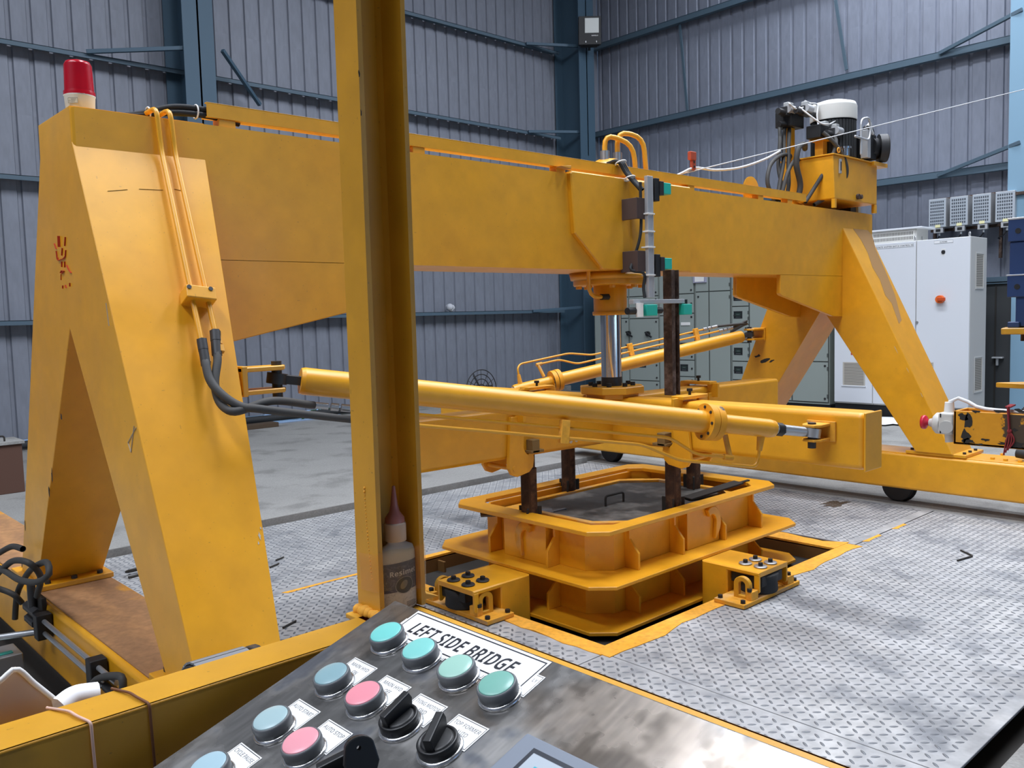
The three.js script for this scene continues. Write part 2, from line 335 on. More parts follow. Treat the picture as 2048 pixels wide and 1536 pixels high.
{ // ---- roof with skylight strips
  const c = structure('ceiling', [3, ROOF, 0]), under = mat({ color: 0x4b5056, roughness: .7 });
  const sheet = (a, b, z0, z1) => part('roof_sheet', box(a, b, ROOF, ROOF + .06, z0, z1, 0), under, c);
  const glow = mat({ color: 0xf2f4f6, roughness: .7, emissive: DAYLIGHT, emissiveIntensity: 6 });
  let x = WX - .2;
  for (const [sx, sz, sw, sl] of STRIPS.slice().sort((p, q) => p[0] - q[0])) {
    sheet(x, sx - sw / 2, WL - .2, WZ + .2); sheet(sx - sw / 2, sx + sw / 2, WL - .2, sz - sl / 2); sheet(sx - sw / 2, sx + sw / 2, sz + sl / 2, WZ + .2);
    const n = Math.round(sl / 2.3); for (let i = 0; i < n; i++) part('skylight_sheet', box(sx - sw / 2, sx + sw / 2, ROOF, ROOF + .03, sz - sl / 2 + i * sl / n + .02, sz - sl / 2 + (i + 1) * sl / n - .02, 0), glow, c);
    x = sx + sw / 2;
  }
  sheet(x, WR + .2, WL - .2, WZ + .2);
}

// ============================================================ THE GANTRY
// beam of the bridge: x .976 .. 7.223, y 1.804 .. 2.325, z -3.684 .. -3.283
const BX0 = .976, BX1 = 7.223, BY0 = 1.804, BY1 = 2.325, BZ0 = -3.684, BZ1 = -3.283, PX = 4.068, PZ = -3.484;
const gantry = thing('gantry_press', 'large yellow gantry press bridge straddling the floor pit on two A-shaped frames', 'gantry press', [4.1, .14, -3.48]);
{
  const g = gantry;
  part('bridge_beam', prism([[BZ0, BY0], [BZ1, BY0], [BZ1, BY1], [BZ0, BY1]], 'x', BX0, BX1, .012, [], 2), M.yellow, g);
  // end frames: profile (z, y) scaled from sight lines
  const prof = [[-3.684, 2.33], [-3.297, 2.33], [-3.292, 2.207], [-2.43, .442], [-2.695, .442], [-3.456, 1.55], [-4.159, .442], [-4.423, .442], [-3.689, 2.207]];
  const frame = (xin0, xin1, xo0, xo1, inward) => { // side plates taper towards the foot
    const geo = clean(prism(prof, 'x', 0, 1, .006, [], 2)), p = geo.attributes.position;
    for (let i = 0; i < p.count; i++) { const y = p.getY(i), t = clamp((2.25 - y) / 1.8), a = xo0 + (xo1 - xo0) * t, b = xin0 + (xin1 - xin0) * t; p.setX(i, a + (b - a) * p.getX(i)); }
    geo.computeVertexNormals(); return geo;
  };
  part('end_frame', frame(1.462, 1.248, .976, .976), M.yellow, g);
  part('end_frame', frame(7.135, 7.07, 6.688, 6.682), M.yellow, g);
  // base beams on the rails
  for (const [a, b] of [[.94, 1.277], [6.69, 7.04]]) {
    const bb = part('base_beam', box(a, b, .136, .412, -6.4, a < 2 ? -2.2 : .6, .022), M.yellow, g);
    part('top_cover', box(a + .02, b - .02, .409, .419, -6.38, a < 2 ? -2.22 : .58, .004), a < 2 ? M.railTop : M.yellow, bb);
    for (const z of [-4.29, -2.56]) { // foot plates with bolts
      const fp = part('foot_plate', box(a + .01, b - .01 + (a > 2 ? .03 : 0), .419, .443, z - .22, z + .22, .004), M.yellow, g);
      const bs = []; for (const k of [.18, .5, .82]) for (const s of [-1, 1]) bs.push(bolt([a + (b - a) * k, .443, z + s * .19], [0, 1, 0], .013, .014));
      parts('bolt', bs, M.darkSteel, fp);
    }
    for (const z of [-5.9, -2.9, -.1]) if (a > 2 || z < -2.5) part('wheel', turned([[0, -.035], [.11, -.035], [.12, -.03], [.12, .02], [.135, .022], [.135, .035], [0, .035]], [(a + b) / 2, .125, z], [1, 0, 0]), M.darkSteel, g);
  }
  // gussets under the beam
  for (const z of [-3.3, -3.667]) {
    part('gusset', prism([[5.734, 1.81], [5.726, 1.67], [5.745, 1.655], [6.538, 1.488], [6.70, 1.482], [6.70, 1.81]], 'z', z - .017, z + .017, .004), M.yellow, g);
    part('gusset', prism([[1.33, 1.81], [1.33, 1.455], [1.42, 1.46], [2.36, 1.648], [2.385, 1.668], [2.388, 1.81]], 'z', z - .017, z + .017, .004), M.yellow, g);
  }
  // housing that wraps the press cylinder
  part('cylinder_housing', [prism([[3.49, 2.322], [3.515, 2.0], [3.745, 1.806], [4.59, 1.806], [4.59, 2.335], [3.5, 2.335]], 'z', BZ0 - .03, BZ1 + .03, .006),
    turned([[.245, 0], [.245, .515], [.235, .525], [0, .525]], [PX, 1.805, PZ + .0], [0, 1, 0], 40)], M.yellow, g);
  part('flange', [turned([[0, 0], [.22, 0], [.225, .006], [.225, .03], [.22, .036], [.24, .036], [.25, .08], [0, .08]], [PX, 1.725, PZ], [0, 1, 0], 44)], M.yellow, g);
  parts('flange_bolt', ring(8, PX, PZ, .19).map(([x, z]) => bolt([x, 1.728, z], [0, -1, 0], .02, .02)), M.yellow, g);
  part('cylinder_barrel', turned([[0, 0], [.107, 0], [.11, .006], [.11, .022], [.102, .026], [.102, .2], [0, .2]], [PX, 1.545, PZ], [0, 1, 0], 40), M.yellow, g);
  part('side_pipe', pipe([[PX - .26, 1.83, PZ + .06], [PX - .26, 1.655, PZ + .06], [PX - .09, 1.655, PZ + .06]], .012, .12), M.yellow, g);
  part('pipe_fitting', [rod([PX - .15, 1.655, PZ + .06], [PX - .09, 1.655, PZ + .06], .02, .02, 6)], M.bare, g);
  // top cap and the two bent pipes
  part('cap', turned([[0, .09], [.06, .085], [.11, .06], [.125, .03], [.125, 0], [0, 0]], [PX, 2.4, PZ], [0, 1, 0], 32), M.yellow, g);
  for (const [a, b] of [[[4.02, PZ + .02], [4.22, PZ + .1]], [[4.125, PZ + .03], [4.32, PZ + .1]]]) {
    const p = part('oil_pipe', pipe([[a[0], 2.47, a[1]], [a[0], a[0] > 4.1 ? 2.66 : 2.63, a[1]], [b[0] - .03, a[0] > 4.1 ? 2.63 : 2.58, b[1]], [b[0], 2.34, b[1]]], .0155, .09, 10), M.yellow, g);
    part('union_nut', [rod([a[0], 2.47, a[1]], [a[0], 2.53, a[1]], .03, .03, 6)], M.zinc, p);
  }
  // pipes down the near leg of the left frame with their clamp block
  const n = V(0, .4885, 1).normalize(), p0 = V(1, 2.207, -3.292), on = (px, py, d) => atPlane(px, py, p0.clone().addScaledVector(n, d), n);
  for (const [a, b, xt] of [[[315, 228], [403, 684], 1.272], [[345, 236], [430, 664], 1.322]]) {
    const pts = [V(xt - .015, 2.345, -3.44), V(xt - .005, 2.357, -3.262), V(xt + .004, 2.20, -3.258), on(...b, .04)];
    const pp = part('oil_pipe', pipe(pts, .0095, .035, 8), M.yellow, g);
    const d = pts[3].clone().sub(pts[2]).normalize(), e = pts[3];
    part('pipe_fitting', [rod(e, e.clone().addScaledVector(d, .05), .017, .017, 6), rod(e.clone().addScaledVector(d, .055), e.clone().addScaledVector(d, .08), .019, .019, 6)], M.dusty, pp);
  }
  const cA = on(366, 590, .03), cB = on(426, 597, .03), up = V(0, 1, -.4885).normalize();
  const cl = part('clamp_block', bar(cA, cB, .05, .075, .005, n), M.yellow, g);
  parts('clamp_screw', [on(378, 574, .066), on(421, 578, .066)].map(p => rod(p, p.clone().addScaledVector(n, .004), .008, .008, 12)), M.darkSteel, cl);
  // lugs for the swing cylinders
  const lug = (x, y, z, s) => { // s = +1 pointing to +x
    const f = part('cylinder_lug', [box(x, x + s * .022, y - .055, y + .055, z - .06, z + .06, .004), prism([[x, z - .055], [x + s * .17, z - .05], [x + s * .2, z], [x + s * .17, z + .05], [x, z + .055]], 'y', y + .033, y + .05, .003), prism([[x, z - .055], [x + s * .17, z - .05], [x + s * .2, z], [x + s * .17, z + .05], [x, z + .055]], 'y', y - .05, y - .033, .003)], M.yellow, g);
    part('pin', rod([x + s * .165, y - .07, z], [x + s * .165, y + .065, z], .019, .019, 16), M.darkSteel, f);
  };
  lug(1.372, 1.345, -2.95, 1); lug(6.685, 1.345, -4.03, -1);
  // marks on the left frame: chipped paint, crayon and a scratch line
  const Z = V(0, 0, 1), Yv = V(0, 1, 0);
  const side = (px, py) => at(px, py, 'x', .9745);
  parts('paint_chip', [[104, 952, .012, .05], [98, 985, .014, .05], [123, 834, .02, .022], [50, 1050, .008, .05]].map(([x, y, w, h]) => chip(side(x, y), Z, Yv, w, h)), M.bare, g);
  const pf = [V(1, 1.55, -3.456), V(0, .74, -1).normalize()];
  parts('paint_chip', [[195, 921, .05, .03], [163, 885, .022, .012], [172, 895, .014, .01]].map(([x, y, w, h]) => chip(at(x, y, 'z', -3.456 - (1.55 - at(x, y, 'z', -3.9).y) * .634 + .004), V(1, 0, 0), V(0, .845, .535), w, h)), M.bare, g);
  parts('scratch_line', [[215, 382, 255, 379], [278, 378, 326, 380], [348, 378, 362, 381]].map(([a, b, c, d]) => bar(on(a, b, .0006), on(c, d, .0006), .0022, .0006, 0)), M.bare, g);
  parts('paint_chip', [[519, 1072, .007, .022], [521, 1056, .005, .01], [517, 1086, .006, .01]].map(([x, y, w, h]) => chip(on(x, y, .0004), V(1, 0, 0), up, w, h)), M.scratch, g);
  parts('scratch_line', [[268, 852, 262, 905], [262, 905, 256, 885], [256, 885, 272, 855], [212, 606, 218, 652]].map(([a, b, c, d]) => bar(side(a, b), side(c, d), .003, .0008, 0)), M.scratch, g);
  const crayon = mat({ color: 0xb8391f, roughness: .8 });
  const st = (pts, w = .007) => { for (let i = 0; i < pts.length - 1; i++) strokes.push(bar(side(...pts[i]), side(...pts[i + 1]), w, .001, 0)); };
  const strokes = [];
  st([[119, 472], [120, 494]], .016); st([[109, 487], [113, 498]]); st([[131, 474], [130, 492]]); st([[113, 502], [115, 519]]); st([[125, 496], [124, 511]]); st([[132, 500], [131, 514]]);
  st([[116, 515], [117, 521], [128, 517], [131, 513]], .008); st([[124, 523], [124, 534]]); st([[130, 523], [130, 535]]); st([[122, 546], [124, 541], [129, 542], [124, 547]], .009); st([[134, 530], [138, 540], [143, 546]]); st([[126, 571], [126, 577]]); st([[131, 570], [133, 576]]); st([[140, 566], [140, 573]]); st([[122, 548], [122, 560]], .003);
  parts('crayon_mark', strokes, crayon, g);
  { const rl = V(7.2, 2.207, -3.292), P = (px, py) => atPlane(px, py, rl.clone().addScaledVector(n, .0006), n), poly = pts => { const q = pts.map(p => P(...p)), o = q[0], u = V(1, 0, 0), v = up; const g = new THREE.ExtrudeGeometry(new THREE.Shape(q.map(p => { const d = p.clone().sub(o); return new THREE.Vector2(d.dot(u), d.dot(v)); })), { depth: .0006, bevelEnabled: false }); return g.applyMatrix4(basis(u, v, n, o)); };
    part('dried_stain', poly([[1702, 452], [1730, 455], [1744, 470], [1752, 500], [1770, 540], [1790, 590], [1803, 640], [1798, 648], [1783, 606], [1770, 590], [1760, 560], [1745, 535], [1735, 505], [1722, 480]]), mat({ color: 0xa87f4c, roughness: .7 }), g);
    parts('dried_stain', [[1792, 700, .02, .05], [1815, 740, .015, .04], [1843, 790, .02, .03]].map(([a, b, w, h]) => chip(P(a, b), V(1, 0, 0), up, w, h)), mat({ color: 0xb98d4e, roughness: .7 }), g); }
  parts('smear', [[1515, 712, .06, .02], [1532, 720, .10, .03], [1543, 722, .05, .015]].map(([a, b, w, h]) => chip(at(a, b, 'x', 6.6835), V(0, -.35, -.94), V(0, .94, -.35), w, h)), M.bare, g);
  // foot reinforcing on the right frame: base bolts
  parts('stud', [[1985, 918], [2011, 921], [2040, 924], [2005, 910]].map(([x, y]) => bolt(at(x, y, 'y', .42), [0, 1, 0], .016, .012)), M.yellow, g);
}
{ // ---- cable tray along the beam
  const t = thing('cable_tray', 'long yellow cable tray on stand-off blocks along the top of the bridge beam', 'cable tray', [3.8, BY1, BZ1]);
  const z = BZ1 - .005;
  part('channel', [box(1.472, 6.115, 2.358, 2.413, z - .004, z, .0015), box(1.472, 6.115, 2.356, 2.360, z - .055, z, .001), box(1.472, 6.115, 2.409, 2.413, z - .02, z, .001)], M.yellow, t);
  for (const x of [1.52, 2.46, 3.42, 4.62, 5.45, 5.85]) part('stand_off', box(x, x + .07, BY1, 2.356, z - .06, z - .004, .003), M.yellow, t);
  part('tab', prism([[3.40, 2.350], [3.48, 2.358], [3.48, 2.34]], 'z', z - .01, z + .05, .002), M.dusty, t);
  part('end_flap', bar([5.98, 2.35, z - .03], [6.14, 2.33, z - .05], .05, .004), M.yellow, t);
  part('ear', turned([[0, 0], [.1, 0], [.1, .012], [0, .012]], [5.5, 2.4, z - .1], [0, 0, 1], 24), M.yellow, t);
}
{ // ---- beacon
  const p = at(158, 208, 'y', 2.345); p.z = -3.42; const q = at(160, 205, 'z', -3.42); const x = q.x;
  const b = thing('beacon_light', 'red warning beacon on a cream base at the left end of the bridge beam', 'beacon light', [x, 2.33, -3.42]);
  part('base', turned([[0, 0], [.043, 0], [.045, .01], [.044, .015], [.049, .02], [.052, .062], [.054, .066], [0, .06]], [x, 2.33, -3.42]), mat({ color: 0xd9d2c0, roughness: .5 }), b);
  part('lens', turned([[.0535, .066], [.0535, .08], [.050, .083], [.047, .175], [.041, .187], [.022, .193], [0, .194]], [x, 2.33, -3.42], [0, 1, 0], 32), mat({ physical: true, color: 0xc8102a, roughness: .25, transmission: .35, thickness: 0, ior: 1.45 }), b);
  part('bulb', turned([[0, 0], [.02, 0], [.02, .07], [0, .09]], [x, 2.39, -3.42]), M.white, b);
  const tx = canvasTex(128, 64, (g, w, h) => { g.fillStyle = '#c9c3ae'; g.fillRect(0, 0, w, h); g.strokeStyle = '#333'; g.lineWidth = 3; g.strokeRect(4, 4, w - 8, h - 8); g.fillStyle = '#444'; for (let i = 0; i < 4; i++) g.fillRect(40, 12 + i * 11, 70 - i * 7, 4); g.beginPath(); g.arc(22, 38, 9, 0, 7); g.stroke(); });
  const d = V(-.68, 0, .73).normalize(); part('rating_label', plate(V(x, 2.37, -3.42).addScaledVector(d, .0515), V(.73, 0, .68), V(0, 1, 0), .036, .02), mat({ map: tx, roughness: .6 }), b);
}
{ // ---- black cables from the beacon to the tray
  for (const [dy, r, n] of [[0, .011, 0], [-.022, .013, 1]]) single('power_cable', hose([[1.17, 2.335, -3.40], [1.25, 2.352 + dy / 3, -3.36], [1.36, 2.386 + dy, -3.33], [1.50, 2.387 + dy, -3.31], [1.62, 2.378 + dy, -3.33]], r, 30), n ? M.black : M.rubber, n ? 'thick black power cable running into the left end of the tray' : 'thinner upper black cable running into the left tray end', 'cable');
  for (const x of [1.27, 1.44]) single('cable_tie', [new THREE.TorusGeometry(.026, .003, 6, 20).rotateY(Math.PI / 2).translate(x, x > 1.4 ? 2.376 : 2.35, x > 1.4 ? -3.318 : -3.355)], M.white, x > 1.4 ? 'white cable tie on the black cables next to the tray end' : 'white cable tie on the black cables nearer the red beacon', 'cable tie');
}

// ============================================================ LIFTING CROSS UNDER THE PRESS ROD
const AT = 1.045, AB = .77;        // top and underside of its arms
const cross = thing('lifting_cross', 'yellow cross-shaped lifting beam with hooks hanging from the polished press rod', 'lifting beam', [PX, AB, PZ]);
{
  const t = cross, k = Math.tan(3.1 * R);
  const longArm = box(-1.64, 1.70, AB, AT, -.09, .09, .025).applyMatrix4(new THREE.Matrix4().makeRotationY(-3.1 * R).setPosition(PX, 0, PZ - .01));
  part('long_arm', longArm, M.yellow, t);
  part('cross_arm', box(3.985, 4.157, AB, AT + .003, -5.12, -1.848, .03), M.yellow, t);
  part('end_plate', box(3.983, 4.160, AB - .004, AT + .005, -1.85, -1.838, .012), M.yellow, t);
  part('press_rod', [rod([PX, 1.1, PZ], [PX, 1.56, PZ], .062, .062, 48)], M.chrome, t);
  part('rod_collar', rod([PX, 1.1, PZ], [PX, 1.165, PZ], .0632, .0632, 40), M.darkSteel, t);
  const oct = r => ring(8, PX, PZ, r, Math.PI / 8, Math.PI / 8 + 2 * Math.PI).map(p => p);
  const oc = (a, b) => [[PX - a, PZ - b], [PX - b, PZ - a], [PX + b, PZ - a], [PX + a, PZ - b], [PX + a, PZ + b], [PX + b, PZ + a], [PX - b, PZ + a], [PX - a, PZ + b]];
  part('flange_plate', [prism(oc(.185, .085), 'y', 1.066, 1.11, .004), prism(oc(.15, .075), 'y', AT - .01, 1.066, .003)], M.yellow, t);
  parts('flange_bolt', ring(8, PX, PZ, .13, .2, .2 + 2 * Math.PI).map(([x, z]) => bolt([x, 1.11, z], [0, 1, 0]  , .016, .022)), M.black, t);
  // saddles with their hook plates: one on every arm
  const hook = (o, u, s) => { // side plate in the plane (u, y), s = side the mouth opens to
    const P = [[-.06, .25], [.045, .25], [.03, .07], [.045, .045], [.06, .03], [.105, .05], [.11, 0], [.1, -.045], [.07, -.07], [-.02, -.085], [-.06, -.07], [-.085, -.03], [-.08, .03]].map(([a, b]) => new THREE.Vector2(a * s, b));
    const g = new THREE.ExtrudeGeometry(new THREE.Shape(P), { depth: .018, bevelEnabled: true, bevelThickness: .003, bevelSize: .003, bevelOffset: -.003, bevelSegments: 1 });
    const n = new THREE.Vector3().crossVectors(u, V(0, 1, 0)); return g.applyMatrix4(basis(u, V(0, 1, 0), n, o));
  };
  for (const [c, u, w, s] of [[[3.22, -3.545], V(1, 0, 0), .2, 1], [[4.93, -3.445], V(1, 0, 0), .2, -1], [[4.071, -2.905], V(0, 0, 1), .2, -1], [[4.071, -4.15], V(0, 0, 1), .2, 1]]) {
    const n = new THREE.Vector3().crossVectors(u, V(0, 1, 0)), C = V(c[0], 0, c[1]), y0 = .755;
    for (const e of [-1, 1]) part('hook_plate', hook(C.clone().addScaledVector(n, e * .105 - .009).setY(y0), u, s), M.yellow, t);
    const A = C.clone().addScaledVector(n, -.12).setY(AT + .025), B = C.clone().addScaledVector(n, .12).setY(AT + .025);
    const sd = part('saddle', [bar(A, B, .085, .02, .004), bar(A.clone().setY(AT - .07), A, .085, .02, .003, u), bar(B.clone().setY(AT - .07), B, .085, .02, .003, u)], M.yellow, t);
    part('set_screw', [rod(C.clone().setY(AT + .03), C.clone().setY(AT + .06), .008), ...bolt(C.clone().setY(AT + .055), [0, 1, 0], .018, .016)], M.black, sd);
    part('cross_pin', rod(C.clone().addScaledVector(n, -.12).addScaledVector(u, -.045 * s).setY(y0 - .035), C.clone().addScaledVector(n, .12).addScaledVector(u, -.045 * s).setY(y0 - .035), .013), M.yellow, t);
    const Q = C.clone().addScaledVector(u, .095 * s).setY(y0 + .075);
    part('stop_block', [bar(Q.clone().addScaledVector(n, -.15), Q.clone().addScaledVector(n, .15), .055, .075, .004), bar(Q.clone().addScaledVector(n, -.15).addScaledVector(u, .012 * s).setY(y0 + .045), Q.clone().addScaledVector(n, .15).addScaledVector(u, .012 * s).setY(y0 + .045), .1, .016, .003)], mat({ color: 0x7d6338, roughness: .8 }), t);
  }
  // bracket for the swing cylinder at both cross arm ends
  for (const [x, z, s] of [[3.985, -2.06, -1], [4.157, -4.9, 1]]) {
    const b = part('cylinder_bracket', [box(x, x + s * .014, .90, 1.0, z - .075, z + .075, .004), prism([[x, z - .05], [x + s * .1, z - .05], [x + s * .135, z - .03], [x + s * .135, z + .03], [x + s * .1, z + .05], [x, z + .05]], 'y', .978, .992, .003), prism([[x, z - .05], [x + s * .1, z - .05], [x + s * .135, z - .03], [x + s * .135, z + .03], [x + s * .1, z + .05], [x, z + .05]], 'y', .908, .92, .003)], M.dusty, t);
    part('pin', rod([x + s * .1, .875, z], [x + s * .1, 1.0, z], .02), M.darkSteel, b);
  }
  parts('paint_chip', [[1142, 884, .03, .018], [1153, 882, .02, .014]].map(([x, y, w, h]) => chip(at(x, y, 'z', -3.42 + .008), V(1, 0, .054).normalize(), V(0, 1, 0), w, h)), M.scratch, t);
}
// ---- the two swing cylinders
function swing(name, label, A, B, up, cat) {
  A = L3(A); B = L3(B); const d = B.clone().sub(A), Ln = d.length(); d.normalize();
  const P = s => A.clone().addScaledVector(d, s), t = thing(name, label, 'hydraulic cylinder', A.toArray());
  const side = new THREE.Vector3().crossVectors(d, V(0, 1, 0)).normalize(), v = new THREE.Vector3().crossVectors(side, d);
  part('rear_eye', [rod(P(0).addScaledVector(v, -.02), P(0).addScaledVector(v, .02), .038, .038, 24), bar(P(0), P(.1), .045, .034)], M.darkSteel, t);
  const S = Ln - .62;
  part('barrel', [rod(P(.085), P(.1), .048, .052, 32), rod(P(.1), P(S), .052, .052, 32)], M.yellow, t);
  const fl = part('flange', [rod(P(S - .012), P(S + .022), .085, .085, 36), rod(P(S + .026), P(S + .06), .083, .083, 36)], M.worn, t);
  const hb = []; for (const [a, b] of ring(8, 0, 0, .068)) hb.push(rod(P(S - .016).addScaledVector(side, a).addScaledVector(v, b), P(S - .01).addScaledVector(side, a).addScaledVector(v, b), .0075, .0075, 8));
  parts('screw', hb, M.bare, fl);
  part('front_tube', [rod(P(S + .06), P(Ln - .26), .044, .044, 30), rod(P(Ln - .26), P(Ln - .235), .044, .04, 30)], M.yellow, t);
  part('lock_nut', [rod(P(Ln - .215), P(Ln - .18), .032, .032, 6)], M.black, t);
  part('rod_end', [rod(P(Ln - .24), P(Ln - .05), .026, .024, 20), rod(P(Ln).addScaledVector(v, -.022), P(Ln).addScaledVector(v, .022), .042, .042, 24)], M.zinc, t);
  // two oil pipes along the barrel
  const off = (s, a, b) => P(s).addScaledVector(side, a).addScaledVector(v, b * up);
  part('oil_pipe', pipe([off(.28, .03, .085), off(S - .3, .03, .085), off(S - .2, .03, .085), off(S - .05, .03, .15), off(S + .1, .03, .15)], .0075, .04), M.yellow, t);
  part('oil_pipe', pipe([off(.42, .05, .125), off(S - .35, .05, .125), off(S - .15, .05, .18), off(Ln - .34, .03, .185), off(Ln - .3, .0, .16), off(Ln - .3, 0, .05)], .0075, .04), M.yellow, t);
  part('elbow', [rod(off(S + .1, .03, .15), off(S + .15, .03, .15), .014, .014, 6), rod(off(S + .135, .03, .15), off(S + .115, .0, .05), .013, .013, 8)], M.dusty, t);
  part('port', [rod(off(Ln - .3, 0, .04), off(Ln - .3, 0, .11), .019, .013, 10)], M.dusty, t);
  for (const s of [.5, S * .62]) part('pipe_clip', [bar(off(s, .035, .05), off(s, .045, .15), .032, .04, .004, d)], M.curb, t);
  parts('pipe_union', [[.28, .03, .085], [.42, .05, .125]].map(([s, a, b]) => [rod(off(s, a, b), off(s - .035, a, b), .015, .015, 6), rod(off(s - .045, a, b), off(s - .075, a, b), .015, .015, 6), rod(off(s - .085, a, b), off(s - .14, a, b), .013, .013, 12)]), M.zinc, t);
  return { off, P };
}
const near = swing('swing_cylinder', 'near yellow hydraulic cylinder crossing in front of the lifting cross', [1.537, 1.345, -2.95], [3.885, .95, -2.06], -1);
const far = swing('swing_cylinder', 'far yellow hydraulic cylinder sloping behind the polished press rod to the right frame', [6.52, 1.345, -4.03], [4.257, .95, -4.9], 1);
{ // ---- the two hoses from the leg pipes to the near cylinder
  const n = V(0, .4885, 1).normalize(), p0 = V(1, 2.207, -3.292), on = (px, py, d) => atPlane(px, py, p0.clone().addScaledVector(n, d), n);
  const e1 = near.off(.14, .03, -(-.085) * 1), mk = (name, label, s, e, mid) => {
    const t = thing(name, label, 'hose', on(...s, .045).toArray());
    const a = on(...s, .045), b = on(...mid[0], .045);
    const dir = b.clone().sub(a).normalize();
    part('rubber_hose', hose([a.clone().addScaledVector(dir, .06), ...mid.map(m => (m.length > 3 ? V(...m.slice(0, 3)) : on(m[0], m[1], m[2] ?? .05))), e], .0145, 60, 12), M.hose, t);
    part('ferrule', [rod(a.clone().addScaledVector(dir, .02), a.clone().addScaledVector(dir, .075), .018, .018, 6), rod(a.clone().addScaledVector(dir, -.02), a.clone().addScaledVector(dir, .02), .019, .019, 6)], M.darkSteel, t);
    return [t, e];
  };
  const E1 = near.off(.14, .03, .085), E2 = near.off(.28, .05, .125);
  mk('hydraulic_hose', 'black hydraulic hose from the left leg pipe to the lower fitting on the near cylinder', [405, 690], E2.clone(), [[411, 725], [420, 760, .06], [445, 790, .08], [480, 812, .10], [520, 818, .13]]);
  mk('hydraulic_hose', 'black hydraulic hose from the right leg pipe hanging lower to the upper cylinder fitting', [431, 672], E1.clone(), [[435, 720], [430, 770, .05], [440, 805, .05], [465, 823, .09], [500, 815, .11], [535, 803, .12]]);
}
{ // ---- hoses at the far cylinder
  const q = far.off(.2, .04, .1);
  for (const k of [0, 1]) single('hydraulic_hose', hose([far.off(k ? .42 - .14 : .28 - .14, k ? .05 : .03, k ? .125 : .085), [6.5, 1.46 - k * .02, -4.05], [6.62, 1.44 - k * .02, -4.16], [6.75, 1.36, -4.36]], .011, 24), M.hose, k ? 'short hose at the upper pipe of the far cylinder by the right leg' : 'short hose at the lower pipe of the far cylinder by the right leg', 'hose');
}
{ // ---- position sensors on an aluminium rail
  const z = -3.13, t = thing('sensor_rail', 'upright aluminium rail with green position sensors beside the press cylinder', 'sensor', [4.0, 1.63, z]);
  part('rail', [box(3.985, 4.03, 1.64, 2.335, z - .012, z + .012, .002), box(4.026, 4.032, 1.64, 2.335, z - .03, z + .016, .001)], M.alu, t);
  for (const y of [2.16, 1.86]) part('mount_bracket', [box(3.925, 4.03, y - .07, y + .05, z - .02, z - .012, .002), box(3.915, 3.93, y - .07, y + .05, z - .14, z - .012, .002)], mat({ color: 0x4a3a36, roughness: .7 }), t);
  const teal = mat({ color: 0x29b5a2, roughness: .4 });
  for (const [y, x] of [[2.27, 4.06], [1.835, 4.06]]) {
    part('sensor_clamp', box(x - .02, x + .02, y - .075, y + .055, z - .03, z + .025, .003), M.black, t);
    const s = part('sensor', [box(x + .02, x + .055, y - .04, y + .04, z - .03, z + .03, .002)], M.darkSteel, t); part('sensor_head', box(x + .055, x + .125, y - .03, y + .035, z - .03, z + .03, .004), teal, s);
  }
  part('cross_rail', box(3.84, 4.33, 1.605, 1.63, z - .02, z + .012, .002), M.alu, t);
  const s2 = part('sensor', [rod([3.80, 1.565, z], [3.92, 1.565, z], .02, .02, 12), rod([4.02, 1.565, z], [4.11, 1.565, z], .018, .018, 12)], M.black, t);
  part('sensor_head', [box(3.94, 4.04, 1.535, 1.6, z - .03, z + .03, .004)], teal, s2); part('sensor_cap', rod([3.885, 1.53, z + .02], [3.885, 1.61, z + .02], .022, .022, 16), M.white, s2);
  part('sensor_head', [box(4.30, 4.38, 1.535, 1.6, z - .03, z + .03, .004)], teal, t);
  parts('cable_tie', [2.12, 2.02, 1.93, 1.77].map(y => box(3.975, 4.04, y - .004, y + .004, z - .034, z + .02, .001)), M.white, t);
  part('cable', hose([[3.96, 2.30, z - .02], [3.965, 2.0, z - .03], [3.93, 1.85, z - .06], [3.9, 1.80, z - .05], [3.97, 1.78, z - .01], [3.975, 1.7, z - .02], [3.972, 1.64, z - .01]], .009, 40), M.rubber, t);
  const c = single('cable_bundle', [0, 1, 2].map(i => hose([[3.90 + i * .018, 2.425, BZ1 - .06], [3.91 + i * .018, 2.43, BZ1 + .01], [3.94 + i * .015, 2.36, BZ1 + .045], [3.97 + i * .012, 2.26, z - .03]], .011, 20)), M.rubber, 'bundle of black cables looping over the tray edge above the green sensors', 'cable');
  parts('cable_tie', [[3.925, 2.42, BZ1 + .02], [3.955, 2.33, BZ1 + .06]].map(p => new THREE.TorusGeometry(.032, .004, 6, 20).rotateX(1.2).translate(...p)), M.white, c);
}
single('steel_channel', [prism([[4.225, -3.2], [4.228, -3.14], [4.262, -3.14], [4.262, -3.146], [4.235, -3.148], [4.233, -3.194], [4.30, -3.194], [4.298, -3.14], [4.304, -3.14], [4.307, -3.2]], 'y', AT + .006, 1.806, .0015)], M.rust, 'rusty upright steel channel standing on the lifting cross to the right of the rod', 'steel channel');

